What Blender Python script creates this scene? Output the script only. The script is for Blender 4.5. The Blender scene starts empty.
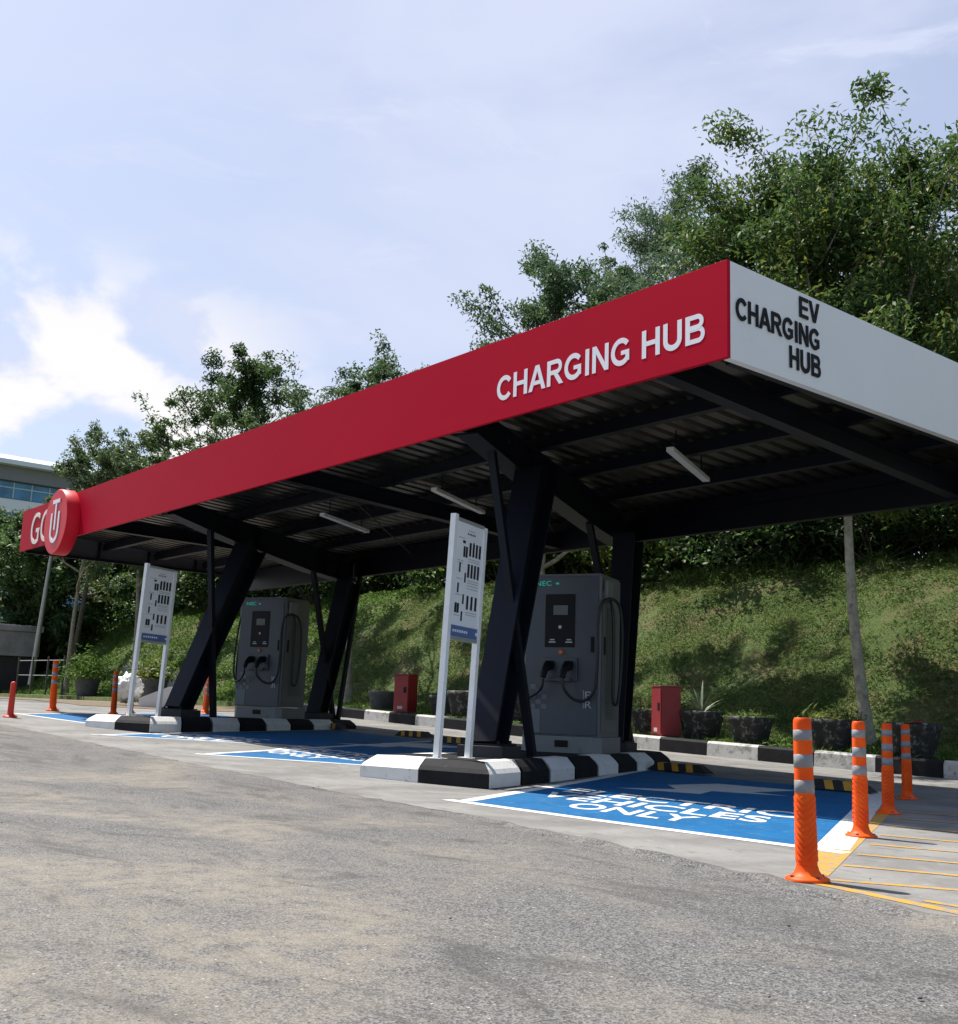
import bpy, bmesh, math, random
import numpy as np
from mathutils import Vector, Matrix
random.seed(7)
rng = np.random.default_rng(11)
R = math.radians
scene = bpy.context.scene
COL = scene.collection

# ------------------------------------------------------------------ ground height (the site rises gently to the left)
KX = [-400, -30, -27, -24, -20, -16, -12, -10, -8.5, -7, -5.5, 400]
KZ = [.60, .58, .54, .45, .325, .205, .10, .05, .022, .006, 0, 0]
def g(x): return float(np.interp(x, KX, KZ))

# ------------------------------------------------------------------ materials
MATS = {}
def mat(name, col, rough=.6, metal=0., spec=.5, var=0., vscale=8., bump=0., bscale=60., emit=None, dirt=None, coat=0.):
    """plain procedural surface: colour broken up by two noises, a little bump"""
    if name in MATS: return MATS[name]
    m = bpy.data.materials.new(name); m.use_nodes = True
    nt = m.node_tree; N = nt.nodes; L = nt.links
    b = N['Principled BSDF']
    b.inputs['Roughness'].default_value = rough; b.inputs['Metallic'].default_value = metal
    b.inputs['Specular IOR Level'].default_value = spec
    b.inputs['Coat Weight'].default_value = coat
    c4 = (*col, 1)
    b.inputs['Base Color'].default_value = c4
    tc = N.new('ShaderNodeTexCoord')
    if var > 0 or dirt:
        n = N.new('ShaderNodeTexNoise'); n.inputs['Scale'].default_value = vscale; n.inputs['Detail'].default_value = 6
        n.inputs['Roughness'].default_value = .65
        L.new(tc.outputs['Object'], n.inputs['Vector'])
        r = N.new('ShaderNodeValToRGB'); r.color_ramp.elements[0].position = .3; r.color_ramp.elements[1].position = .7
        lo = tuple(max(0, c*(1-var)) for c in col); hi = tuple(min(1, c*(1+var)) for c in col)
        r.color_ramp.elements[0].color = (*lo, 1); r.color_ramp.elements[1].color = (*hi, 1)
        L.new(n.outputs['Fac'], r.inputs['Fac'])
        out = r.outputs['Color']
        if dirt:
            dc, amt, ds = dirt
            n2 = N.new('ShaderNodeTexNoise'); n2.inputs['Scale'].default_value = ds; n2.inputs['Detail'].default_value = 9
            n2.inputs['Roughness'].default_value = .75
            L.new(tc.outputs['Object'], n2.inputs['Vector'])
            r2 = N.new('ShaderNodeMapRange'); r2.inputs['From Min'].default_value = 1-.02-amt; r2.inputs['From Max'].default_value = 1.08-amt
            L.new(n2.outputs['Fac'], r2.inputs['Value'])
            mx = N.new('ShaderNodeMix'); mx.data_type = 'RGBA'
            L.new(r2.outputs['Result'], mx.inputs['Factor']); L.new(out, mx.inputs['A']); mx.inputs['B'].default_value = (*dc, 1)
            out = mx.outputs['Result']
        L.new(out, b.inputs['Base Color'])
    if bump > 0:
        n3 = N.new('ShaderNodeTexNoise'); n3.inputs['Scale'].default_value = bscale; n3.inputs['Detail'].default_value = 4
        L.new(tc.outputs['Object'], n3.inputs['Vector'])
        bp = N.new('ShaderNodeBump'); bp.inputs['Strength'].default_value = bump; bp.inputs['Distance'].default_value = .01
        L.new(n3.outputs['Fac'], bp.inputs['Height']); L.new(bp.outputs['Normal'], b.inputs['Normal'])
    if emit:
        b.inputs['Emission Color'].default_value = (*emit[0], 1); b.inputs['Emission Strength'].default_value = emit[1]
    MATS[name] = m
    return m

def leaf_mat(name, cols, trans=.25, rough=.55):
    """leaves: every leaf takes its own colour out of a small ramp"""
    if name in MATS: return MATS[name]
    m = bpy.data.materials.new(name); m.use_nodes = True
    nt = m.node_tree; N = nt.nodes; L = nt.links
    b = N['Principled BSDF']; b.inputs['Roughness'].default_value = rough; b.inputs['Specular IOR Level'].default_value = .35
    geo = N.new('ShaderNodeNewGeometry')
    r = N.new('ShaderNodeValToRGB'); cr = r.color_ramp
    while len(cr.elements) < len(cols): cr.elements.new(.5)
    for i, c in enumerate(cols):
        cr.elements[i].position = i/(len(cols)-1); cr.elements[i].color = (*c, 1)
    tc = N.new('ShaderNodeTexCoord'); n = N.new('ShaderNodeTexNoise'); n.inputs['Scale'].default_value = .9; n.inputs['Detail'].default_value = 2
    L.new(tc.outputs['Object'], n.inputs['Vector'])
    a = N.new('ShaderNodeMath'); a.operation = 'MULTIPLY_ADD'; a.inputs[1].default_value = .55
    L.new(geo.outputs['Random Per Island'], a.inputs[0])
    ml = N.new('ShaderNodeMapRange'); ml.inputs['From Min'].default_value = .3; ml.inputs['From Max'].default_value = .7; ml.inputs['To Max'].default_value = .45
    L.new(n.outputs['Fac'], ml.inputs['Value']); L.new(ml.outputs['Result'], a.inputs[2])
    L.new(a.outputs[0], r.inputs['Fac'])
    L.new(r.outputs['Color'], b.inputs['Base Color'])
    tr = N.new('ShaderNodeBsdfTranslucent'); L.new(r.outputs['Color'], tr.inputs['Color'])
    mx = N.new('ShaderNodeMixShader'); mx.inputs[0].default_value = trans
    L.new(b.outputs[0], mx.inputs[1]); L.new(tr.outputs[0], mx.inputs[2])
    L.new(mx.outputs[0], N['Material Output'].inputs['Surface'])
    MATS[name] = m
    return m

# ------------------------------------------------------------------ mesh building
class MB:
    def __init__(s): s.v = []; s.f = []; s.mi = []; s.sm = []
    def add(s, verts, faces, mi=0, smooth=False):
        o = len(s.v); s.v += [tuple(p) for p in verts]
        for fc in faces: s.f.append([i+o for i in fc]); s.mi.append(mi); s.sm.append(smooth)
        return s
    def box(s, x0, x1, y0, y1, z0, z1, mi=0, bev=0., M=None):
        bm = bmesh.new(); bmesh.ops.create_cube(bm, size=1)
        for v in bm.verts: v.co = Vector(((x0+x1)/2+v.co.x*(x1-x0), (y0+y1)/2+v.co.y*(y1-y0), (z0+z1)/2+v.co.z*(z1-z0)))
        if bev > 0: bmesh.ops.bevel(bm, geom=list(bm.edges), offset=bev, segments=2, affect='EDGES', profile=.7)
        s.bm(bm, mi, M); return s
    def bm(s, bm, mi=0, M=None, smooth=False):
        bm.verts.index_update()
        vs = [(M @ v.co if M else v.co.copy()) for v in bm.verts]
        s.add(vs, [[v.index for v in f.verts] for f in bm.faces], mi, smooth); bm.free()
    def beam(s, a, b, w, h, mi=0, up=(0, 0, 1), w2=None, h2=None, bev=0.):
        """rectangular bar from a to b, w sideways and h along up"""
        a = Vector(a); b = Vector(b); d = (b-a).normalized(); u = Vector(up); sd = d.cross(u).normalized(); u = sd.cross(d).normalized()
        w2 = w if w2 is None else w2; h2 = h if h2 is None else h2
        P = []
        for p, ww, hh in ((a, w, h), (b, w2, h2)):
            for sx, sz in ((-1, -1), (1, -1), (1, 1), (-1, 1)): P.append(p+sd*sx*ww/2+u*sz*hh/2)
        s.add(P, [[3, 2, 1, 0], [4, 5, 6, 7], [0, 1, 5, 4], [1, 2, 6, 5], [2, 3, 7, 6], [3, 0, 4, 7]], mi); return s
    def ibeam(s, a, b, w, h, mi=0, up=(0, 0, 1), tf=.014, tw=.01):
        a = Vector(a); b = Vector(b); d = (b-a).normalized(); u = Vector(up); sd = d.cross(u).normalized(); u = sd.cross(d).normalized()
        for k in (-1, 1): s.beam(a+u*k*(h/2-tf/2), b+u*k*(h/2-tf/2), w, tf, mi, up)
        s.beam(a, b, tw, h-2*tf-.002, mi, up); return s
    def tube(s, pts, rad, seg=10, mi=0, cap=True, smooth=True):
        pts = [Vector(p) for p in pts]; n = len(pts)
        rad = [rad]*n if not hasattr(rad, '__len__') else rad
        ref = None; vs = []
        for i, p in enumerate(pts):
            t = (pts[min(i+1, n-1)]-pts[max(i-1, 0)]).normalized()
            if ref is None:
                ref = t.orthogonal().normalized()
            ref = (ref-t*ref.dot(t)).normalized(); bi = t.cross(ref)
            for k in range(seg):
                a = 2*math.pi*k/seg; vs.append(p+(ref*math.cos(a)+bi*math.sin(a))*rad[i])
        fs = [[i*seg+k, i*seg+(k+1) % seg, (i+1)*seg+(k+1) % seg, (i+1)*seg+k] for i in range(n-1) for k in range(seg)]
        s.add(vs, fs, mi, smooth)
        if cap: s.add(vs[:seg], [list(range(seg))[::-1]], mi); s.add(vs[-seg:], [list(range(seg))], mi)
        return s
    def lathe(s, prof, seg=28, mi=0, c=(0, 0, 0), smooth=True, wob=None):
        vs = []
        for r, z in prof:
            for k in range(seg):
                a = 2*math.pi*k/seg; rr = r*(1+(wob(a, z) if wob else 0))
                vs.append((c[0]+rr*math.cos(a), c[1]+rr*math.sin(a), c[2]+z))
        n = len(prof)
        s.add(vs, [[i*seg+k, i*seg+(k+1) % seg, (i+1)*seg+(k+1) % seg, (i+1)*seg+k] for i in range(n-1) for k in range(seg)], mi, smooth)
        s.add(vs[:seg], [list(range(seg))[::-1]], mi); s.add(vs[-seg:], [list(range(seg))], mi)
        return s
    def prism(s, poly, z0, z1, mi=0, M=None):
        n = len(poly); vs = [Vector((x, y, z0)) for x, y in poly]+[Vector((x, y, z1)) for x, y in poly]
        if M: vs = [M @ v for v in vs]
        s.add(vs, [list(range(n))[::-1], list(range(n, 2*n))]+[[i, (i+1) % n, n+(i+1) % n, n+i] for i in range(n)], mi); return s
    def build(s, name, mats, parent=None, world=True):
        me = bpy.data.meshes.new(name)
        off = Vector((0, 0, 0))
        inv = None
        if parent and world: inv = WM(parent).inverted()
        vs = [tuple(inv @ Vector(v)) for v in s.v] if inv else s.v
        me.from_pydata([tuple(v) for v in vs], [], s.f)
        if not isinstance(mats, (list, tuple)): mats = [mats]
        for m in mats: me.materials.append(m)
        me.polygons.foreach_set('material_index', s.mi); me.polygons.foreach_set('use_smooth', s.sm)
        bm = bmesh.new(); bm.from_mesh(me); bmesh.ops.recalc_face_normals(bm, faces=bm.faces); bm.to_mesh(me); bm.free()
        me.update()
        o = bpy.data.objects.new(name, me); COL.objects.link(o)
        if parent: o.parent = parent
        return o

def WM(o):
    m = o.matrix_basis.copy()
    while o.parent:
        o = o.parent; m = o.matrix_basis @ m
    return m
def tag(o, label=None, cat=None, group=None, kind=None):
    if label: o['label'] = label
    if cat: o['category'] = cat
    if group: o['group'] = group
    if kind: o['kind'] = kind
    return o
def thing(name, label, cat, loc=(0, 0, 0), rotz=0., group=None):
    o = bpy.data.objects.new(name, None); COL.objects.link(o); o.empty_display_size = .2
    o.location = loc; o.rotation_euler = (0, 0, rotz)
    return tag(o, label, cat, group)
def kids(o): return [c for c in bpy.data.objects if c.parent == o]
def copy_tree(o, parent=None):
    c = o.copy(); COL.objects.link(c)
    if parent: c.parent = parent
    for ch in kids(o): copy_tree(ch, c)
    return c
def dup(o, loc, rot=None, label=None, scale=None):
    c = copy_tree(o); c.location = loc
    if rot is not None: c.rotation_euler = rot
    if label: c['label'] = label
    if scale: c.scale = scale
    return c

def text_obj(name, body, m, w, h, depth, parent, M, bold=.012, align='LEFT', world=True):
    """lettering fitted into w x h, lying in XY, then moved by M; anchored lower left (or right)"""
    cu = bpy.data.curves.new(name, 'FONT'); cu.body = body; cu.extrude = .5; cu.offset = bold; cu.resolution_u = 6
    cu.space_character = 1.02
    to = bpy.data.objects.new('tmp', cu); COL.objects.link(to)
    bpy.context.view_layer.update()
    dg = bpy.context.evaluated_depsgraph_get()
    me = bpy.data.meshes.new_from_object(to.evaluated_get(dg))
    bpy.data.objects.remove(to)
    vs = np.array([v.co[:] for v in me.vertices]); mn = vs.min(0); mx = vs.max(0)
    sx = w/(mx[0]-mn[0]) if w else h/(mx[1]-mn[1]); sy = h/(mx[1]-mn[1]) if h else sx
    inv = WM(parent).inverted() if (parent and world) else Matrix()
    for v in me.vertices:
        x = (v.co.x-mn[0])*sx; y = (v.co.y-mn[1])*sy; z = (v.co.z+.5)*depth
        if align == 'RIGHT': x -= (mx[0]-mn[0])*sx
        v.co = inv @ (M @ Vector((x, y, z)))
    me.materials.clear(); me.materials.append(m); me.name = name
    o = bpy.data.objects.new(name, me); COL.objects.link(o)
    if parent: o.parent = parent
    return o

def ell(cx, cy, rx, ry, a0, a1, n=22):
    return [(cx+rx*math.cos(R(a0+(a1-a0)*i/n)), cy+ry*math.sin(R(a0+(a1-a0)*i/n))) for i in range(n+1)]
def rc_(x0, x1, y0, y1): return ('p', [(x0, y0), (x1, y0), (x1, y1), (x0, y1)])
GLYPH = {
    'I': (.38, [rc_(.09, .29, 0, 1)]),
    'H': (1.0, [rc_(.08, .28, 0, 1), rc_(.72, .92, 0, 1), rc_(.28, .72, .42, .59)]),
    'N': (1.0, [rc_(.08, .27, 0, 1), rc_(.73, .92, 0, 1), ('p', [(.08, 1), (.28, 1), (.92, 0), (.72, 0)])]),
    'E': (.93, [rc_(.08, .28, 0, 1), rc_(.28, .85, 0, .17), rc_(.28, .80, .42, .58), rc_(.28, .84, .83, 1)]),
    'V': (.93, [('p', [(0, 1), (.355, 0), (.575, 0), (.93, 1), (.715, 1), (.465, .23), (.22, 1)])]),
    'A': (1.0, [('p', [(0, 0), (.215, 0), (.5, .77), (.785, 0), (1, 0), (.61, 1), (.39, 1)]), rc_(.26, .74, .225, .385)]),
    'U': (1.0, [('r', [(.18, 1)]+ell(.5, .37, .32, .285, 180, 360)+[(.82, 1)], .2)]),
    'C': (1.0, [('r', ell(.53, .5, .385, .415, 36, 322, 30), .19)]),
    'G': (1.09, [('r', ell(.54, .5, .40, .415, 38, 322, 30), .19), rc_(.77, .955, .13, .50), rc_(.55, .955, .375, .53)]),
    'R': (1.02, [rc_(.08, .28, 0, 1), ('r', [(.28, .915)]+ell(.62, .71, .21, .205, 90, -90, 14)+[(.28, .505)], .17), ('p', [(.45, .43), (.68, .43), (1.0, 0), (.77, 0)])]),
    'B': (1.0, [rc_(.08, .28, 0, 1), ('r', [(.28, .915)]+ell(.60, .735, .19, .18, 90, -90, 14)+[(.28, .555)], .165), ('r', [(.28, .50)]+ell(.64, .29, .20, .207, 90, -90, 14)+[(.28, .083)], .165)])}
def block_text(name, body, m, w, h, depth, parent, M, align='LEFT'):
    '''upright block capitals built stroke by stroke, fitted into w x h'''
    mb = MB(); x = 0.; adv = sum(GLYPH[c][0] if c != ' ' else .40 for c in body); sx = w/adv; n_ = 0
    x = -adv if align == 'RIGHT' else 0.
    for c in body:
        if c == ' ': x += .40; continue
        for q in GLYPH[c][1]:
            dz = depth+.00012*(n_ % 5); n_ += 1
            if q[0] == 'p': quads = [q[1]]
            else:
                pts = q[1]; w_ = q[2]; a = []; b = []
                for i, p in enumerate(pts):
                    d = (Vector(pts[min(i+1, len(pts)-1)])-Vector(pts[max(i-1, 0)])).normalized(); nn = Vector((-d.y, d.x))*w_/2
                    a.append(tuple(Vector(p)+nn)); b.append(tuple(Vector(p)-nn))
                quads = None
            if quads:
                P = [((x+px)*sx, py*h) for px, py in quads[0]]
                mb.prism(P, 0, dz, 0, M)
            else:
                k = len(a); vs = [M @ Vector(((x+px)*sx, py*h, z)) for z in (0, dz) for px, py in a+b]
                fs = [[k*2+i, k*2+i+1, k*3+i+1, k*3+i] for i in range(k-1)]+[[i, k+i, k+i+1, i+1] for i in range(k-1)]
                fs += [[i, i+1, 2*k+i+1, 2*k+i] for i in range(k-1)]+[[k+i+1, k+i, 3*k+i, 3*k+i+1] for i in range(k-1)]
                fs += [[0, 2*k, 3*k, k], [k-1, 2*k-1, 4*k-1, 3*k-1]]
                mb.add(vs, fs)
        x += GLYPH[c][0]
    return mb.build(name, m, parent)

def sheet(name, poly, dz, m, kind='structure', parent=None, world_bis=True):
    """flat patch that follows the ground height"""
    bm = bmesh.new(); vs = [bm.verts.new((x, y, 0)) for x, y in poly]
    bm.faces.new(vs)
    bmesh.ops.triangulate(bm, faces=bm.faces[:])
    for kx in KX[1:-1]:
        bmesh.ops.bisect_plane(bm, geom=bm.verts[:]+bm.edges[:]+bm.faces[:], plane_co=(kx, 0, 0), plane_no=(1, 0, 0))
    for v in bm.verts: v.co.z = g(v.co.x)+dz
    bmesh.ops.recalc_face_normals(bm, faces=bm.faces[:])
    for f in bm.faces:
        if f.normal.z < 0: f.normal_flip()
    me = bpy.data.meshes.new(name); bm.to_mesh(me); bm.free()
    me.materials.append(m)
    o = bpy.data.objects.new(name, me); COL.objects.link(o)
    if kind: o['kind'] = kind
    return o
def line_poly(a, b, w):
    a = Vector((*a, 0)); b = Vector((*b, 0)); d = (b-a).normalized(); n = Vector((-d.y, d.x, 0))*w/2
    return [tuple((a-n).xy), tuple((b-n).xy), tuple((b+n).xy), tuple((a+n).xy)]

# ------------------------------------------------------------------ surface materials
def ground_mat(name, kind):
    m = bpy.data.materials.new(name); m.use_nodes = True
    nt = m.node_tree; N = nt.nodes; L = nt.links; b = N['Principled BSDF']
    tc = N.new('ShaderNodeTexCoord')
    def noise(scale, detail=5, rough=.6, sy=1., dist=0.):
        mp = N.new('ShaderNodeMapping'); mp.inputs['Scale'].default_value = (1, sy, 1); L.new(tc.outputs['Object'], mp.inputs['Vector'])
        n = N.new('ShaderNodeTexNoise'); n.inputs['Scale'].default_value = scale; n.inputs['Detail'].default_value = detail
        n.inputs['Roughness'].default_value = rough; n.inputs['Distortion'].default_value = dist
        L.new(mp.outputs[0], n.inputs['Vector']); return n.outputs['Fac']
    def rng_(v, a, c, lo=0., hi=1.):
        r = N.new('ShaderNodeMapRange'); r.inputs['From Min'].default_value = a; r.inputs['From Max'].default_value = c
        r.inputs['To Min'].default_value = lo; r.inputs['To Max'].default_value = hi; r.interpolation_type = 'SMOOTHSTEP'
        L.new(v, r.inputs['Value']); return r.outputs['Result']
    def mix(fac, A, B, mode='MIX'):
        x = N.new('ShaderNodeMix'); x.data_type = 'RGBA'; x.blend_type = mode
        if isinstance(fac, float): x.inputs['Factor'].default_value = fac
        else: L.new(fac, x.inputs['Factor'])
        for s, q in (('A', A), ('B', B)):
            if isinstance(q, tuple): x.inputs[s].default_value = (*q, 1)
            else: L.new(q, x.inputs[s])
        return x.outputs['Result']
    def mul(a, c):
        x = N.new('ShaderNodeMath'); x.operation = 'MULTIPLY'
        L.new(a, x.inputs[0])
        if isinstance(c, float): x.inputs[1].default_value = c
        else: L.new(c, x.inputs[1])
        return x.outputs[0]
    if kind == 'asphalt':
        vo = N.new('ShaderNodeTexVoronoi'); vo.inputs['Scale'].default_value = 150; L.new(tc.outputs['Object'], vo.inputs['Vector'])
        sep = N.new('ShaderNodeSeparateColor'); L.new(vo.outputs['Color'], sep.inputs[0])
        stone = mix(rng_(sep.outputs[0], .1, .95), (.045, .045, .047), (.215, .21, .203))
        fine = noise(160, 3)
        c = mix(rng_(fine, .35, .65, 0, .35), stone, (.11, .108, .106))
        big = noise(.42, 5, .6, 1.3, .9)
        dust = mul(rng_(big, .42, .66), rng_(noise(7, 7, .7), .3, .62))
        c = mix(mul(dust, .68), c, (.265, .235, .185))
        d2 = mul(rng_(noise(1.7, 7, .7, 1.6, .8), .48, .7), rng_(noise(28, 4, .6), .35, .6, .35, 1.))
        c = mix(mul(d2, .45), c, (.235, .21, .17))
        dark = mul(rng_(noise(.75, 6, .68, 2.4, 1.3), .50, .66), .62)
        c = mix(dark, c, (.055, .053, .053))
        # bright bits of gravel
        vo2 = N.new('ShaderNodeTexVoronoi'); vo2.inputs['Scale'].default_value = 55; L.new(tc.outputs['Object'], vo2.inputs['Vector'])
        sp2 = N.new('ShaderNodeSeparateColor'); L.new(vo2.outputs['Color'], sp2.inputs[0])
        bit = mul(rng_(sp2.outputs[1], .93, .97), rng_(vo2.outputs['Distance'], .16, .3, 1., 0.))
        c = mix(bit, c, (.42, .40, .36))
        bit2 = mul(rng_(sp2.outputs[2], .95, .98), rng_(vo2.outputs['Distance'], .14, .28, 1., 0.))
        c = mix(bit2, c, (.03, .03, .03))
        bh = mul(vo.outputs['Distance'], 1.); bs, bd, ro = .55, .006, .88
    elif kind == 'concrete':
        c = mix(rng_(noise(1.3, 7, .65, 1., .5), .32, .68), (.15, .147, .14), (.25, .244, .232))
        c = mix(mul(rng_(noise(3.2, 8, .72, 2.5, 1.2), .54, .68), .7), c, (.10, .097, .094))
        c = mix(mul(rng_(noise(60, 4, .6), .5, .75), .35), c, (.13, .127, .124))
        c = mix(mul(rng_(noise(9, 6, .7), .60, .72), .6), c, (.34, .335, .325))
        bh = noise(70, 4); bs, bd, ro = .4, .006, .85
    elif kind == 'soil':
        c = mix(noise(5, 7, .7), (.09, .065, .045), (.24, .19, .13))
        c = mix(rng_(noise(45, 4, .6), .55, .7, 0, .7), c, (.34, .29, .22))
        bh = noise(40, 5); bs, bd, ro = .8, .03, .95
    else:   # bank
        n1 = noise(1.1, 6, .65); n2 = noise(5.5, 7, .7)
        c = mix(rng_(n2, .3, .7), (.062, .105, .024), (.125, .175, .045))
        c = mix(mul(rng_(n1, .46, .62), rng_(noise(9, 5, .7), .38, .6)), c, (.22, .165, .085))
        c = mix(mul(rng_(noise(22, 5, .65), .5, .7), .7), c, (.045, .058, .018))
        bh = noise(18, 6, .7); bs, bd, ro = 1., .12, .95
    L.new(c, b.inputs['Base Color']); b.inputs['Roughness'].default_value = ro; b.inputs['Specular IOR Level'].default_value = .3
    bp = N.new('ShaderNodeBump'); bp.inputs['Strength'].default_value = bs; bp.inputs['Distance'].default_value = bd
    L.new(bh, bp.inputs['Height']); L.new(bp.outputs['Normal'], b.inputs['Normal'])
    return m

M_asph = ground_mat('asphalt', 'asphalt'); M_conc = ground_mat('concrete', 'concrete'); M_soil = ground_mat('soil', 'soil'); M_bank = ground_mat('bank_soil', 'bank')
M_blue = mat('bay_blue', (.002, .105, .275), .7, var=.2, vscale=2.2, spec=.2, bump=.3, bscale=90, dirt=((.05, .14, .245), .45, 9.))
M_white = mat('road_white', (.66, .66, .65), .65, var=.1, vscale=6., bump=.2, bscale=90, dirt=((.30, .31, .32), .44, 14.))
M_wornwhite = mat('worn_white', (.52, .54, .55), .65, var=.12, vscale=5., dirt=((.25, .30, .36), .40, 18.))
M_yellow = mat('road_yellow', (.50, .26, .018), .7, var=.16, vscale=5., dirt=((.24, .22, .18), .50, 14.))
M_kwhite = mat('kerb_white', (.74, .73, .70), .65, var=.07, vscale=5., bump=.3, bscale=40, dirt=((.34, .32, .28), .40, 7.))
M_kblack = mat('kerb_black', (.016, .016, .018), .75, spec=.14, var=.3, vscale=5., bump=.3, bscale=40, dirt=((.085, .08, .075), .36, 8.))
M_deck = mat('island_deck', (.020, .020, .022), .85, spec=.12, var=.3, vscale=4., bump=.4, bscale=50, dirt=((.055, .052, .048), .42, 6.))
M_navy = mat('navy_steel', (.0060, .0075, .014), .5, var=.2, vscale=2., spec=.22, dirt=((.017, .017, .02), .34, 4.))
M_grey_steel = mat('primed_steel', (.055, .05, .055), .5, var=.15, vscale=2.)
M_red = mat('red_cladding', (.46, .0045, .024), .5, var=.04, vscale=.5, spec=.05, dirt=((.40, .008, .028), .36, 2.))
M_redside = mat('red_edge', (.42, .008, .02), .35)
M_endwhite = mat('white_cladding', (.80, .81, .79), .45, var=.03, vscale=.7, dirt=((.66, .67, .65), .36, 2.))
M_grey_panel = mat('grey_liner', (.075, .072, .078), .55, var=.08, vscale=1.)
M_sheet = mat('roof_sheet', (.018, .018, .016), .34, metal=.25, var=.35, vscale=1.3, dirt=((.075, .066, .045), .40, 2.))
M_letter = mat('white_letter', (.85, .85, .88), .4, var=.02)
M_bletter = mat('black_letter', (.006, .006, .007), .6, spec=.2)
M_emblem = mat('emblem_red', (.66, .008, .022), .4, spec=.2)
M_cream = mat('cream_letter', (.80, .74, .66), .4)
M_batten = mat('light_batten', (.72, .73, .72), .35, var=.04)
M_pedestal = mat('pedestal', (.035, .034, .036), .7, var=.3, vscale=6)
M_post = mat('sign_post', (.86, .86, .84), .4, var=.05, vscale=9, dirt=((.58, .59, .57), .34, 14.))
M_alu = mat('sign_frame', (.50, .53, .52), .35, metal=.5, var=.05)
M_board = mat('sign_board', (.90, .90, .90), .4, var=.03, vscale=4)
M_print = mat('sign_print', (.015, .014, .02), .45)
M_printred = mat('sign_print_red', (.16, .02, .025), .45)
M_printgrey = mat('sign_print_grey', (.45, .45, .48), .45)
M_sblue = mat('sign_blue', (.11, .17, .36), .45, var=.12, vscale=8)
M_cab = mat('charger_front', (.054, .062, .077), .42, var=.06, vscale=3, bump=.05, bscale=200)
M_cabside = mat('charger_side', (.125, .13, .127), .5, var=.06, vscale=3, dirt=((.11, .11, .10), .36, 5.))
M_cabpale = mat('charger_plinth', (.17, .178, .178), .5, var=.08, vscale=4, dirt=((.12, .115, .11), .4, 6.))
M_black = mat('black_plastic', (.005, .005, .006), .5, var=.1, spec=.2)
M_rubber = mat('cable_rubber', (.010, .010, .011), .5, var=.2)
M_screen = mat('screen_glass', (.055, .06, .065), .12)
M_led = mat('teal_led', (.0, .25, .2), .4, emit=((.02, .6, .45), .16))
M_pixel = mat('pixel_print', (.115, .135, .15), .45)
M_pale = mat('pale_print', (.42, .44, .46), .45)
M_orange_btn = mat('stop_button', (.55, .12, .03), .35)
M_wire = mat('galvanised', (.35, .37, .36), .45, metal=.6, var=.1)
M_tyre = mat('stop_rubber', (.014, .014, .015), .7, var=.2, bump=.4, bscale=90, dirt=((.09, .085, .08), .38, 9.))
M_stopyel = mat('stop_yellow', (.58, .29, .02), .55, var=.12, dirt=((.12, .09, .05), .4, 12.))
M_cabinet = mat('cabinet_red', (.24, .010, .014), .38, var=.12, vscale=3, dirt=((.11, .02, .018), .38, 6.))
M_planter = mat('planter_concrete', (.030, .029, .028), .85, var=.4, vscale=5, bump=.8, bscale=22, dirt=((.24, .23, .22), .45, 7.))
M_planter2 = mat('planter_grey', (.095, .098, .10), .8, var=.3, vscale=4, bump=.5, bscale=30, dirt=((.03, .03, .03), .42, 5.))
M_bag = mat('white_plastic_bag', (.72, .71, .68), .45, var=.08)
M_foam = mat('white_board', (.78, .78, .80), .6, var=.04)
M_oldconc = mat('old_concrete', (.22, .215, .205), .9, var=.3, vscale=1.2, bump=.6, bscale=14, dirt=((.06, .058, .052), .44, 1.6))
M_tankshade = mat('tank_shade_dark', (.018, .018, .018), .8, var=.3)
M_bark = mat('bark', (.24, .215, .155), .9, var=.45, vscale=7, bump=1., bscale=22, dirt=((.30, .29, .24), .42, 5.))
M_bark3 = mat('bark_pale', (.34, .31, .23), .9, var=.4, vscale=6, bump=1., bscale=22, dirt=((.14, .13, .09), .44, 4.))
M_bark2 = mat('bark_dark', (.075, .066, .05), .9, var=.4, vscale=6, bump=1., bscale=20)
M_bwall = mat('building_wall', (.74, .75, .76), .7, var=.05)
M_bgrey = mat('building_grey', (.19, .185, .195), .6, var=.08)
M_broof = mat('building_roof', (.66, .71, .74), .4, var=.04)
M_glass = mat('building_glass', (.05, .19, .34), .12, var=.5, vscale=.35)
M_mull = mat('mullion', (.45, .52, .58), .5)

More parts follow.
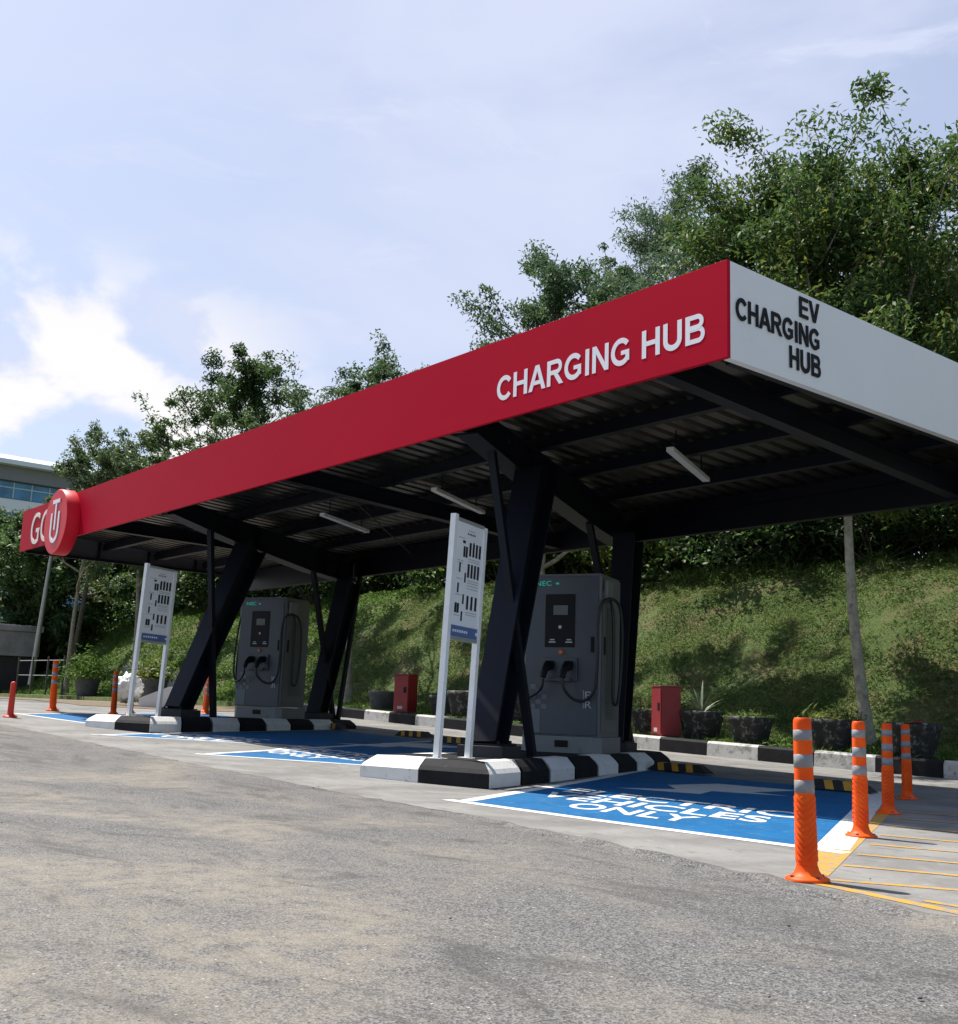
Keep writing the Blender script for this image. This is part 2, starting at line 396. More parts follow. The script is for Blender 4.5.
def bollard_mat():
    m = bpy.data.materials.new('orange_plastic'); m.use_nodes = True
    nt = m.node_tree; N = nt.nodes; L = nt.links; b = N['Principled BSDF']
    b.inputs['Roughness'].default_value = .5; b.inputs['Specular IOR Level'].default_value = .2
    tc = N.new('ShaderNodeTexCoord'); n = N.new('ShaderNodeTexNoise'); n.inputs['Scale'].default_value = 9; n.inputs['Detail'].default_value = 6
    L.new(tc.outputs['Object'], n.inputs['Vector'])
    r = N.new('ShaderNodeValToRGB'); r.color_ramp.elements[0].position = .3; r.color_ramp.elements[1].position = .72
    r.color_ramp.elements[0].color = (.80, .068, .004, 1); r.color_ramp.elements[1].color = (.95, .125, .006, 1)
    L.new(n.outputs['Fac'], r.inputs['Fac'])
    n2 = N.new('ShaderNodeTexNoise'); n2.inputs['Scale'].default_value = 34; n2.inputs['Detail'].default_value = 8; n2.inputs['Roughness'].default_value = .75
    L.new(tc.outputs['Object'], n2.inputs['Vector'])
    mr = N.new('ShaderNodeMapRange'); mr.inputs['From Min'].default_value = .58; mr.inputs['From Max'].default_value = .70; mr.inputs['To Max'].default_value = .4
    L.new(n2.outputs['Fac'], mr.inputs['Value'])
    mx = N.new('ShaderNodeMix'); mx.data_type = 'RGBA'; mx.inputs['B'].default_value = (.22, .06, .03, 1)
    L.new(mr.outputs['Result'], mx.inputs['Factor']); L.new(r.outputs['Color'], mx.inputs['A'])
    L.new(mx.outputs['Result'], b.inputs['Base Color'])
    return m
M_orange = bollard_mat()
M_orange2 = mat('faded_red_plastic', (.62, .028, .012), .45, var=.12, vscale=6)
M_band = mat('reflective_band', (.24, .245, .25), .35, var=.12, vscale=30, dirt=((.22, .22, .22), .36, 18.))

# ------------------------------------------------------------------ ground, apron, bays
me = bpy.data.meshes.new('ground')
ys = [-400, -60, -10, 0, 4, 8, 12, 16, 30, 60, 400]
vs = [(x, y, g(x)) for y in ys for x in KX]; nx = len(KX)
me.from_pydata(vs, [], [[j*nx+i, j*nx+i+1, (j+1)*nx+i+1, (j+1)*nx+i] for j in range(len(ys)-1) for i in range(nx-1)])
me.materials.append(M_asph); gr = bpy.data.objects.new('ground', me); COL.objects.link(gr); gr['kind'] = 'structure'

edge = [(-1.0, 3.85), (-2.18, 4.16), (-3.21, 4.35), (-4.34, 4.62), (-6.32, 4.98), (-9.6, 5.15), (-13.6, 5.22), (-17.8, 5.3), (-27, 5.6)]
ragged = []
for (x0, y0), (x1, y1) in zip(edge[:-1], edge[1:]):
    k = max(2, int(abs(x1-x0)/.12))
    for i in range(k):
        t = i/k; ragged.append((x0+(x1-x0)*t, y0+(y1-y0)*t+random.uniform(-.035, .035)))
ragged.append(edge[-1])
sheet('concrete_apron', [(-1.0, 15.2)]+ragged+[(-27, 15.2)], .0015, M_conc)
# the dark broken asphalt lip along the near edge of the apron
M_lip = mat('asphalt_lip', (.085, .083, .082), .9, var=.35, vscale=18, bump=1., bscale=60, dirt=((.2, .185, .16), .40, 9.))
lip = MB(); seg = [p for p in ragged if p[0] > -6.2]
prof = []
for i, (x, y) in enumerate(seg):
    w = .05+.06*random.random()+(.05 if x > -3.6 else 0); t = min(1, max(0, (x+6.2)/2.))
    w *= (.25+.75*t)*random.uniform(.55, 1.2)
    h = .012+.022*random.random()*t
    prof.append([(x, y-w-.03, g(x)-.002), (x, y-w*.5, g(x)+h), (x, y+.03*random.random(), g(x)+h*.8), (x, y+.06, g(x)+.003)])
lv = [p for q in prof for p in q]
lip.add(lv, [[i*4+k, i*4+k+1, (i+1)*4+k+1, (i+1)*4+k] for i in range(len(prof)-1) for k in range(3)], 0, False)
lp = lip.build('asphalt_edge', M_asph); lp['kind'] = 'structure'

# bays: skewed to the canopy
U = Vector((-.475, .88)).normalized()
def along(p, y): return (p[0]+U.x/U.y*(y-p[1]), y)
A3 = (-6.95, 5.6); B3 = (-3.80, 5.72); yr = 11.0
bay3 = [A3, B3, along(B3, yr), along(A3, yr)]
bay2 = [(-12.05, 5.86), (-9.6, 7.9), along((-9.3, 6.3), 11.5), along((-12.05, 5.86), 11.5)]
bay1 = [(-15.5, 5.9), (-13.55, 8.2), along((-12.2, 5.86), 11.5), along((-15.0, 5.9), 11.5)]
bay0 = [(-21.2, 6.6), (-18.4, 6.9), along((-18.0, 6.5), 11.5), along((-21.2, 6.6), 11.5)]
for nm, p in (('bay_paint', bay3), ('bay_paint', bay2), ('bay_paint', bay1), ('bay_paint', bay0)):
    sheet(nm, p, .0028, M_blue)
def lines(name, segs, m, dz):
    """painted lines, one sheet"""
    bm = bmesh.new()
    for a, b, w in segs:
        vs = [bm.verts.new((x, y, 0)) for x, y in line_poly(a, b, w)]; bm.faces.new(vs)
    for kx in KX[1:-1]: bmesh.ops.bisect_plane(bm, geom=bm.verts[:]+bm.edges[:]+bm.faces[:], plane_co=(kx, 0, 0), plane_no=(1, 0, 0))
    for v in bm.verts: v.co.z = g(v.co.x)+dz
    for f in bm.faces:
        if f.normal.z < 0: f.normal_flip()
    me = bpy.data.meshes.new(name); bm.to_mesh(me); bm.free(); me.materials.append(m)
    o = bpy.data.objects.new(name, me); COL.objects.link(o); o['kind'] = 'structure'; return o
W = .12
lines('bay_line', [((-7.12, 5.58), (-3.62, 5.70), W)], M_white, .004)
lines('bay_line', [(along(A3, 5.66), along(A3, yr), W), (along((B3[0]+.06, B3[1]), 5.78), along((B3[0]+.06, B3[1]), 11.2), .2)], M_white, .0045)
lines('bay_line', [((-12.2, 5.82), (-9.75, 7.85), .10), ((-15.65, 5.86), (-13.6, 8.17), .10), ((-21.4, 6.55), (-18.3, 6.9), .10)], M_white, .004)
lines('bay_line', [(along((-12.12, 5.86), 5.95), along((-12.12, 5.86), 11.5), .11), (along((-15.5, 5.9), 5.99), along((-15.5, 5.9), 11.5), .10), (along((-21.2, 6.6), 6.65), along((-21.2, 6.6), 11.5), .10)], M_white, .0045)
# hatched corner by the bollards
by0 = along((B3[0]+.26, B3[1]), 4.45)
lines('yellow_line', [((-3.20, 4.72), (-5.4, 9.1), .17), ((-3.02, 4.50), (-1.2, 4.12), .075), ((-3.05, 4.66), (-1.9, 5.35), .06), ((-2.5, 4.50), (-1.0, 4.42), .05)], M_yellow, .0035)
hs = []
for k, (x0, y0, sl_) in enumerate(((-3.37, 5.16, .60), (-3.61, 5.67, .56), (-3.87, 6.23, .38), (-4.15, 6.82, .30), (-4.49, 7.48, .27), (-4.86, 8.17, .28), (-5.2, 8.85, .28))):
    hs.append(((x0+.05, y0+.03), (x0+3.2, y0+3.2*(sl_*.4+.2)), .058))
lines('yellow_line', hs, M_yellow, .0042)

def ground_text(words, x_l, x_r, y, h, dz, m, slope=0.):
    """bay lettering: each letter lies on the ground"""
    sh = Matrix(((1, U.x/U.y, 0, x_l), (slope, 1, 0, y), (0, 0, 1, 0), (0, 0, 0, 1)))
    o = text_obj('bay_lettering', words, m, x_r-x_l, h, .0, None, sh, bold=.022)
    for v in o.data.vertices: v.co.z = g(v.co.x)+dz
    bm = bmesh.new(); bm.from_mesh(o.data)      # the flat front face only
    bmesh.ops.remove_doubles(bm, verts=bm.verts, dist=.0005)
    bmesh.ops.delete(bm, geom=[f for f in bm.faces if f.calc_area() < 1e-7], context='FACES_ONLY')
    for f in bm.faces:
        if f.normal.z < 0: f.normal_flip()
    bm.to_mesh(o.data); bm.free()
    o['kind'] = 'structure'; return o
ground_text('ELECTRIC', -7.52, -5.08, 7.22, .48, .0048, M_white, .03)
ground_text('VEHICLES', -7.26, -4.92, 6.64, .46, .0048, M_white, .03)
ground_text('ONLY', -6.36, -5.14, 6.12, .44, .0048, M_white, .03)
for wd, xl, xr, y, sl_ in (('ELECTRIC', -13.45, -11.45, 7.75, .06), ('VEHICLES', -13.15, -11.15, 7.27, .06), ('ONLY', -12.55, -11.45, 6.90, .06),
                           ('ELECTRIC', -16.35, -14.65, 7.15, .45), ('VEHICLES', -16.0, -14.3, 6.80, .45), ('ONLY', -15.4, -14.4, 6.72, .45)):
    ground_text(wd, xl, xr, y, .40 if wd != 'ONLY' else .34, .0048, M_white, sl_)
# lightning bolt painted across the middle of the bays
BOLT = [(-7.76, 8.19), (-6.99, 8.54), (-7.22, 9.0), (-6.56, 9.37), (-7.02, 9.38), (-7.04, 10.22), (-7.95, 10.02), (-7.93, 9.16), (-7.48, 8.77)]
sheet('bay_symbol', BOLT, .0040, M_wornwhite)
sheet('bay_symbol', [(x-6.6, y+.9) for x, y in BOLT], .0040, M_wornwhite)

# rear kerb, black and white, and the verge behind
kb = MB(); kx = -27.; i = 0
while kx < -7.25:
    L_ = min(1.05, -7.2-kx)
    z0 = g(kx); z1 = g(kx+L_-.012)
    y0, y1 = 15.2, 15.42
    a, b = kx, kx+L_-.012
    P = []
    for x, z in ((a, z0), (b, z1)):
        P += [(x, y0, z-.05), (x, y0+.015, z+.21), (x, y0+.05, z+.245), (x, y1, z+.245), (x, y1, z-.05)]
    kb.add(P, [[0, 1, 2, 3, 4], [9, 8, 7, 6, 5]]+[[k, 5+k, 5+(k+1) % 5, (k+1) % 5] for k in range(5)], i % 2)
    kx += L_; i += 1
o = kb.build('kerb', [mat('rear_kerb_shaded_white', (.50, .49, .47), .75, var=.12, vscale=4., bump=.4, bscale=30, dirt=((.2, .19, .17), .46, 6.)), M_kblack]); o['kind'] = 'structure'  # white blocks darkened in their colour for the shade, plus dirt

# ------------------------------------------------------------------ embankment
def bank_z(x, y):
    P = [(15.421, -.25), (15.429, .20), (16.6, .24), (17.3, .42), (18.6, 1.25), (20.2, 2.55), (21.6, 3.62), (22.8, 4.18), (24.5, 4.55), (30, 5.2), (60, 8.0), (160, 11)]
    py = [p[0] for p in P]; pz = [p[1] for p in P]
    wig = .22*math.sin(x*.31+1.)+.12*math.sin(x*.83+.4)
    t = min(1, max(0, (y-17.)/3.))
    return g(x)*.9+float(np.interp(y-wig*t*2, py, pz))+t*(.07*math.sin(x*2.1+y*1.3)+.06*math.sin(x*1.3-y*2.7)+.03*math.sin(x*5.1+y*4.2))
xs = list(np.arange(-62, -2, .4)); xs = [-400, -250, -160, -120, -90, -75]+xs+[0, 4, 10, 25, 60, 200, 400]
yy = [15.421, 15.43, 15.6, 16, 16.6]+list(np.arange(16.9, 24.6, .3))+[26, 28, 30, 35, 45, 60, 100, 160]
vs = [(x, y, bank_z(x, y)) for y in yy for x in xs]; nx = len(xs)
me = bpy.data.meshes.new('embankment')
me.from_pydata(vs, [], [[j*nx+i, j*nx+i+1, (j+1)*nx+i+1, (j+1)*nx+i] for j in range(len(yy)-1) for i in range(nx-1)])
me.polygons.foreach_set('use_smooth', [True]*len(me.polygons))
me.materials.append(M_bank); o = bpy.data.objects.new('embankment', me); COL.objects.link(o); o['kind'] = 'structure'
# soil at the end of the kerb and the dirt track at the left
sheet('bare_soil', [(-7.25, 14.3), (-5.6, 13.2), (-3.6, 12.6), (-1.0, 12.8), (-1.0, 15.6), (-7.2, 15.6)], .010, M_soil)
sheet('dirt_track', [(-24.5, 11.8), (-26, 9.4), (-60, 11.5), (-100, 13), (-100, 16.2), (-60, 16.2), (-30, 15.6), (-26, 14.6)], .010, M_soil)
sheet('dirt_line', [(-27, 12.6), (-60, 13.6), (-60, 13.95), (-27, 12.8)], .014, M_wornwhite)

# ------------------------------------------------------------------ leaves and grass
def leaf_mesh(name, cen, L, Wd, mats, parent=None, up=.25, droop=.0, dirs=None, mi=None):
    """one small folded blade per centre"""
    n = len(cen)
    d = rng.normal(size=(n, 3)) if dirs is None else dirs
    d[:, 2] = d[:, 2]*.7-droop
    d /= np.linalg.norm(d, axis=1)[:, None]
    nn = rng.normal(size=(n, 3)); nn[:, 2] = np.abs(nn[:, 2])+up*3
    s = np.cross(d, nn); s /= np.linalg.norm(s, axis=1)[:, None]+1e-9
    up_ = np.cross(s, d)
    ln = (L*rng.uniform(.6, 1.3, n))[:, None]; wd = (Wd*rng.uniform(.7, 1.25, n))[:, None]
    p0 = cen-d*ln*.5; p1 = cen+s*wd*.5-d*ln*.05+up_*wd*.18; p2 = cen+d*ln*.5-up_*ln*.10; p3 = cen-s*wd*.5-d*ln*.05+up_*wd*.18
    V = np.stack([p0, p1, p2, p3], 1).reshape(-1, 3)
    me = bpy.data.meshes.new(name)
    me.vertices.add(4*n); me.vertices.foreach_set('co', V.astype(np.float32).ravel())
    me.loops.add(4*n); me.loops.foreach_set('vertex_index', np.arange(4*n, dtype=np.int32))
    me.polygons.add(n); me.polygons.foreach_set('loop_start', np.arange(0, 4*n, 4, dtype=np.int32))
    if not isinstance(mats, (list, tuple)): mats = [mats]
    for m in mats: me.materials.append(m)
    if mi is not None: me.polygons.foreach_set('material_index', mi.astype(np.int32))
    me.update(calc_edges=True)
    o = bpy.data.objects.new(name, me); COL.objects.link(o)
    if parent: o.parent = parent
    return o
LG = leaf_mat('leaf_green', [(.028, .066, .022), (.058, .118, .034), (.092, .160, .044), (.150, .205, .060)], .42)
LY = leaf_mat('leaf_yellowgreen', [(.045, .082, .018), (.095, .145, .028), (.160, .20, .038), (.25, .26, .055)], .42)
LD = leaf_mat('leaf_dark', [(.020, .046, .017), (.038, .078, .025), (.064, .112, .034)], .36)
LB = leaf_mat('leaf_bluegreen', [(.034, .070, .040), (.066, .118, .062), (.10, .160, .082), (.15, .20, .10)], .42)
LGR = leaf_mat('grass_mix', [(.060, .080, .024), (.050, .092, .020), (.082, .140, .028), (.120, .185, .038), (.165, .215, .055), (.22, .18, .085)], .28, .75)
LGB = leaf_mat('grass_bright', [(.055, .110, .018), (.10, .185, .028), (.15, .24, .042)], .3, .7)

def branch(mb, p, d, ln, r, depth, tips, spread=.6, seg=6, up=.15, kids_=3):
    """tapered limb with a bend; collects twig points"""
    pts = [p.copy()]; rs = [r]; q = p.copy(); dd = d.normalized()
    k = 5
    for i in range(k):
        dd = (dd+Vector((random.gauss(0, .16), random.gauss(0, .16), random.gauss(0, .12)+up*.25))).normalized()
        q = q+dd*ln/k; pts.append(q.copy()); rs.append(r*(1-.75*(i+1)/k)+.004)
    mb.tube(pts, rs, seg, cap=False)
    if depth == 0:
        for t in (2, 3, 4, 5): tips.append((pts[t], dd))
        return
    for j in range(kids_):
        i = 2+j % (k-1); i = min(i, k)
        a = random.uniform(0, 6.28); side = dd.orthogonal().normalized(); side.rotate(Matrix.Rotation(a, 3, dd))
        nd = (dd*(1-spread*.5)+side*spread).normalized()
        branch(mb, pts[i], nd, ln*random.uniform(.5, .75), rs[i]*.65, depth-1, tips, spread, max(4, seg-1), up, kids_)
    branch(mb, pts[-1], dd, ln*.55, rs[-1]*.9, depth-1, tips, spread, max(4, seg-1), up, kids_)
    if depth == 1: tips.append((pts[-1], dd))

def tree(label, base, top, lean, crown_r, crown_lo, mats, nleaf, leafL, leafW, barkm, trunk_r=.11, nlimb=9, name='tree', group='trees growing along the grassy bank', droop=.3, spread=.6, clump=.34, seed=1, up=.15, mixy=None, squash=1., depth=2, full=.68):
    global rng
    random.seed(seed); rng = np.random.default_rng(seed)
    t = thing(name, label, 'tree', base, 0, group)
    H = top-base[2]
    tb = MB(); pts = []; rs = []
    n = 12
    for i in range(n+1):
        f = i/n
        pts.append(Vector((lean[0]*f+(.10 if H < 9.6 or H > 9.9 else .13)*math.sin(f*7+seed)*min(1, f*3), lean[1]*f+.08*math.sin(f*5.3+seed*2), H*.93*f)))
        rs.append(trunk_r*(1-.86*f**1.1)+(.5*trunk_r*max(0, .06-f)/.06)+.006)
    tb.tube(pts, rs, 10)
    tips = []
    for j in range(nlimb):
        f = crown_lo+(1-crown_lo)*(j+.5*random.random())/nlimb
        i = min(n, int(f*n)); p = pts[i]
        a = j*2.4+random.uniform(-.5, .5)
        prof = math.sin(math.pi*min(1, .26+full*(f-crown_lo)/(1-crown_lo)))**.7
        ln = crown_r*prof*random.uniform(.62, 1.0)
        d = Vector((math.cos(a), math.sin(a)*squash, random.uniform(.25, .75)+.5*(f-crown_lo)))
        branch(tb, p, d, ln, rs[i]*.6+.008, depth-1, tips, spread, 6, up)
    branch(tb, pts[-1], Vector((0, 0, 1)), H*.08, .02, 1, tips, spread, 5, up)
    tb.build('trunk', barkm, t, world=False)
    T = np.array([tuple(p) for p, _ in tips])
    # clumps of leaves around the twig points, unevenly dense
    wts = rng.gamma(1.8, 1, len(T)); wts /= wts.sum()
    idx = rng.choice(len(T), nleaf, p=wts)
    cs = clump*rng.uniform(.55, 1.35, len(T))[idx][:, None]
    off = rng.normal(size=(nleaf, 3)); off /= np.linalg.norm(off, axis=1)[:, None]; off *= (rng.random(nleaf)**.5)[:, None]; off[:, 2] *= .62
    cen = T[idx]+off*cs; cen[:, 2] -= .12*cs[:, 0]
    mi = None
    if mixy is not None:
        frac = np.clip(mixy[0]+mixy[1]*(1-(cen[:, 2]-H*crown_lo)/(H*(1-crown_lo)))+rng.normal(0, .22, len(T))[idx], 0, 1)
        mi = (rng.random(nleaf) < frac).astype(int)
    leaf_mesh('crown', cen, leafL, leafW, mats, t, droop=droop, mi=mi)
    return t

def bank_pt(x, y): return (x, y, bank_z(x, y)-.05)
tree('tall broad tree with pale trunk, its crown over the white end panel', bank_pt(-10.33, 16.9), 10.6, (-.7, .1), 3.4, .42, [LG, LY], 110000, .13, .050, M_bark3, .098, 48, name='broadleaf_tree', seed=4, droop=.45, clump=.52, mixy=(.18, .45), spread=.75, full=.62)
tree('dark leafy tree behind the pale-trunked broad tree, at the right edge', bank_pt(-10.4, 22.5), 10.2, (.5, .3), 3.5, .2, [LD, LG], 60000, .17, .064, M_bark2, .13, 28, name='broadleaf_tree', seed=9, droop=.4, clump=.62, full=.56, mixy=(.3, 0))
tree('thin airy blue-green tree beside the big broad tree above the canopy', bank_pt(-20.6, 24.5), 16.9, (-.1, .1), 2.7, .35, [LB], 19000, .165, .048, M_bark, .10, 26, name='airy_tree', seed=13, droop=.35, clump=.45, full=.55)
tree('leafy tree above the middle of the red fascia, left of the airy tree', bank_pt(-18.55, 17.1), 11.7, (-.1, .2), 2.8, .40, [LB, LG], 23000, .13, .05, M_bark, .095, 26, name='leafy_tree', seed=21, droop=.3, clump=.36, spread=.75, mixy=(.4, 0))
tree('small leafy tree between the middle fascia tree and the airy tree', bank_pt(-24.7, 26.0), 15.4, (-.4, .2), 3.2, .42, [LB, LG], 22000, .16, .06, M_bark, .09, 22, name='leafy_tree', seed=27, droop=.3, clump=.30, spread=.75, mixy=(.3, .2))
tree('rounded tree above the red fascia, between the dense and the middle trees', bank_pt(-26.32, 17.0), 10.7, (-.5, .2), 3.0, .45, [LG, LB], 23000, .14, .054, M_bark, .10, 24, name='leafy_tree', seed=33, droop=.3, clump=.32, spread=.75, mixy=(.4, 0))
tree('dense dark green tree left of the rounded tree above the fascia', bank_pt(-35.0, 16.9), 12.0, (.9, .3), 3.8, .42, [LG, LD], 36000, .155, .062, M_bark, .11, 26, name='leafy_tree', seed=41, droop=.25, clump=.40, spread=.7, mixy=(.35, 0))
tree('open branched tree beside the far building, leaves in small tufts', bank_pt(-47.6, 16.6), 12.0, (.4, .2), 3.0, .45, [LB, LY], 16000, .17, .068, M_bark, .10, 16, name='tufted_tree', seed=52, droop=.2, clump=.36, mixy=(.25, .2))
tree('open tufted tree right of the one beside the far building', bank_pt(-44.3, 18.0), 11.6, (-.6, .2), 3.2, .45, [LB, LY], 17000, .17, .068, M_bark, .10, 16, name='tufted_tree', seed=57, droop=.2, clump=.38, mixy=(.3, .25))
# wood at the left, below the far building
wood = [(-58, 19.5, 10.6, 'olive green dense tree under the far building, nearest the left edge'), (-66, 24.5, 12.0, 'dark dense tree at the left edge behind the concrete tank'), (-54, 22.5, 9.5, 'dense dark tree behind the end of the canopy with the round emblem'), (-47, 24.0, 9.5, 'dense green tree behind the leaning thin trunk'), (-62, 29., 12.2, 'tall dark tree behind the emblem, below the building windows'), (-40, 26.0, 9.5, 'dense green tree seen under the far end of the roof'), (-74, 27, 14., 'big dark tree far left, cut by the picture edge'), (-68, 20.5, 11.6, 'broad dark tree just behind the concrete tank, under the building'), (-63, 18.8, 10.0, 'low spreading tree over the concrete tank'), (-52, 30, 9.6, 'dark tree deep in the wood, behind the left signboard'), (-33, 28, 8.6, 'dark tree behind the left column, low under the roof')]
for k, (x, y, tp, lb) in enumerate(wood):
    tree(lb, bank_pt(x, y), tp-.6, (.2, .1), 3.6, .10, [LD, LG], 20000, .34, .15, M_bark2, .13, 18, name='wood_tree', group='dense trees of the wood at the left', seed=70+k, clump=.85, mixy=(.65, .1), droop=.2)

def bush(label, base, r, h, mats, n, L=.16, Wd=.07, group='bushes along the top of the bank', name='bush', seed=1, mixy=.3, droop=.2):
    global rng
    random.seed(seed); rng = np.random.default_rng(seed)
    t = thing(name, label, 'bush', base, 0, group)
    sb = MB(); tips = []
    for j in range(9):
        a = j*2.4+random.random(); el = random.uniform(.35, 1.3)
        d = Vector((math.cos(a)*math.cos(el)*r/h*1.6, math.sin(a)*math.cos(el)*r/h*1.6, math.sin(el)))
        branch(sb, Vector((.1*math.cos(a), .1*math.sin(a), 0)), d, h*random.uniform(.45, .85), .028, 1, tips, .7, 5, .1)
    sb.build('stems', M_bark2, t, world=False)
    T = np.array([tuple(p) for p, _ in tips])
    wts = rng.gamma(1.3, 1, len(T)); wts /= wts.sum(); idx = rng.choice(len(T), n, p=wts)
    cen = T[idx]+rng.normal(size=(n, 3))*(.16+.10*h/2)*rng.uniform(.6, 1.3, len(T))[idx][:, None]
    cen[:, 2] = np.maximum(cen[:, 2], .03)
    mi = (rng.random(n) < np.clip(mixy+rng.normal(0, .3, len(T))[idx], 0, 1)).astype(int) if len(mats) > 1 else None
    leaf_mesh('foliage', cen, L, Wd, mats, t, droop=droop, mi=mi)
    return t
k = 0; x = -52.
while x < -4:
    y = 24.0+random.Random(k).uniform(-.5, .9); h = random.Random(k+50).uniform(2.4, 3.9); r = random.Random(k+90).uniform(1.3, 2.0)
    if -29 < x < -21: mats, mixy, L, Wd, kind = [LY, LG], .25, .24, .13, 'bright yellow-green broad-leaved'
    elif x > -17: mats, mixy, L, Wd, kind = [LD, LG], .35, .20, .07, 'dark dense'
    else: mats, mixy, L, Wd, kind = [LG, LD], .35, .20, .09, 'mid green'
    where = 'past the roof end' if x < -38 else 'between the chargers' if x < -26 else 'behind the right signboard' if x < -19 else 'behind the right charger' if x < -15 else 'behind the bollards at the right'
    nth = ['leafy', 'rounded', 'ragged', 'tall', 'low', 'spreading', 'lopsided'][k % 7]
    bush(f'{nth} {kind} bush topping the bank {where}', bank_pt(x, y), r, h, mats, 5200 if x > -36 else 3600, L, Wd, seed=100+k, mixy=mixy)
    x += random.Random(k+7).uniform(1.9, 2.6) if x > -30 else 3.0
    k += 1
# second, taller rank behind, closing the gaps
k = 0
for x in np.arange(-46, 0, 3.4):
    y = 27.5+random.Random(k+3).uniform(-.6, 1.2)
    nth = ['dense', 'dark', 'broad', 'shaggy', 'upright'][k % 5]
    loc_ = ['left of the left column', 'behind the left charger', 'between the two islands', 'behind the right column', 'right of the pale trunk'][min(4, k//3)]
    bush(f'{nth} dark bush in the rear rank on the bank, {loc_}', bank_pt(float(x), y), 2.2, 4.3, [LD, LG], 8500, .34, .17, seed=300+k, mixy=.25, group='bushes in the rear rank on the bank')
    k += 1

# far wood on the plateau: one dense mass behind everything
k = 0
for x in list(np.arange(-90, 12, 6.5)):
    y = 40+random.Random(k+9).uniform(-2, 3); wv = random.Random(k+31)
    bush(['dense', 'dark', 'tall', 'tangled', 'heavy', 'matted'][k % 6]+' thicket of the far wood '+['behind the concrete tank', 'behind the round emblem', 'behind the left signboard', 'behind the left charger', 'between the islands', 'behind the right charger', 'behind the pale trunk', 'beyond the right edge'][min(7, k//2)], bank_pt(float(x), y), 4.4, 6.2, [LD, LG], 7500, .62, .34, seed=500+k, mixy=.3, group='thickets of the far wood')
    k += 1
# ground cover on the bank
rng = np.random.default_rng(5)
def cover(name, n, x0, x1, y0, y1, L, Wd, m, dens=None, up=.2, droop=-.25, lift=.05):
    x = x0+(x1-x0)*rng.random(n); y = y0+(y1-y0)*rng.random(n)
    s = np.sin(x*1.7+y*.9)+np.sin(x*.7-y*1.9+1)+.8*np.sin(x*4.1+y*3.3)+.7*np.sin(x*2.9-y*5.2)
    keep = s+rng.normal(0, 1.0, n) > (-1.0 if dens is None else dens)
    x = x[keep]; y = y[keep]
    z = np.array([bank_z(a, b) for a, b in zip(x, y)])+lift*rng.random(len(x))+.015
    o = leaf_mesh(name, np.stack([x, y, z], 1), L, Wd, m, None, up=up, droop=droop)
    o['kind'] = 'stuff'; o['label'] = 'short weedy grass and creeping cover on the sloping bank'; o['category'] = 'grass'
    return o
cover('grass', 190000, -30, -4, 16.7, 24.4, .075, .022, LGR, lift=.05)
cover('grass', 60000, -62, -30, 16.4, 24.6, .17, .05, LGB, lift=.10, dens=-2)
cover('grass', 15000, -30, -7, 15.6, 17.0, .14, .022, LGB, lift=.07, dens=-.2, droop=-.8)
cover('grass', 7000, -22, -6, 22.4, 24.4, .32, .03, LGR, lift=.22, dens=-.2, droop=-.9)

# ------------------------------------------------------------------ island with painted kerb blocks
def make_island():
    # local frame: x right across the island, y along it, z up
    t = thing('traffic_island', 'raised charging island with black and white kerb blocks under the right half of the canopy', 'traffic island', (0, 0, 0), 0, 'charging islands under the canopy')
    outer = [(-.93, -.36), (.57, -.56), (.57, 5.25), (.20, 5.62), (-.56, 5.62), (-.93, 5.25)]
    n = len(outer)
    def inset(d):
        res = []
        for i in range(n):
            p0 = Vector(outer[i-1]); p1 = Vector(outer[i]); p2 = Vector(outer[(i+1) % n])
            e1 = (p1-p0).normalized(); e2 = (p2-p1).normalized(); n1 = Vector((-e1.y, e1.x)); n2 = Vector((-e2.y, e2.x))
            b = (n1+n2).normalized(); res.append(p1+b*d/max(.3, b.dot(n1)))
        return res
    lv = [(0, -.03), (0, .095), (.035, .135), (.12, .2), (.30, .2), (.30, .0)]
    loops = [[(p.x, p.y, z) for p in inset(d)] for d, z in lv]
    # stations along the outline: (edge, t)
    def st(e, t): return [Vector(l[e]).lerp(Vector(l[(e+1) % n]), t) for l in loops]
    cuts = [(0, 0), (0, .47), (0, 1)]+[(1, k/8) for k in range(1, 8)]+[(1, 1), (2, 1), (3, .5), (3, 1), (4, 1)]+[(5, k/8) for k in range(1, 8)]+[(5, 1)]
    colseq = ['w', 'b']+['w', 'b']*4+['b', 'b', 'b', 'b', 'w']+['b', 'w']*4
    for i in range(len(cuts)-1):
        e0, t0 = cuts[i]; e1, t1 = cuts[i+1]
        if e1 != e0: t0 = 0.; e0 = e1
        gp = .004
        A = st(e1, t0+(gp if t0 > 0 else 0)); B = st(e1, t1-(gp if t1 < 1 else 0)); m_ = len(A)
        mb = MB(); mb.add(A+B, [list(range(m_)), list(range(m_, 2*m_))[::-1]]+[[k_, (k_+1) % m_, m_+(k_+1) % m_, m_+k_] for k_ in range(m_)])
        bl = mb.build('kerb_block', M_kwhite if colseq[i % len(colseq)] == 'w' else M_kblack, t, world=False)
    d = MB(); dp = inset(.297); d.prism([tuple(p) for p in dp], 0, .192); d.build('deck', M_deck, t, world=False)
    return t
ISL_O = Vector((-8.6, 6.9)); ISL_A = R(24.6)
SHIFT = Vector((-8.3, .3))
ISLANDS = [(ISL_O.x, ISL_O.y, g(-8.6)+.03), (ISL_O.x+SHIFT.x, ISL_O.y+SHIFT.y, g(-16.9)+.02)]
isl = make_island(); isl.location = ISLANDS[0]; isl.rotation_euler = (0, 0, ISL_A)
isl2 = dup(isl, ISLANDS[1], (0, 0, ISL_A), 'raised charging island with black and white kerb blocks under the left half of the canopy')
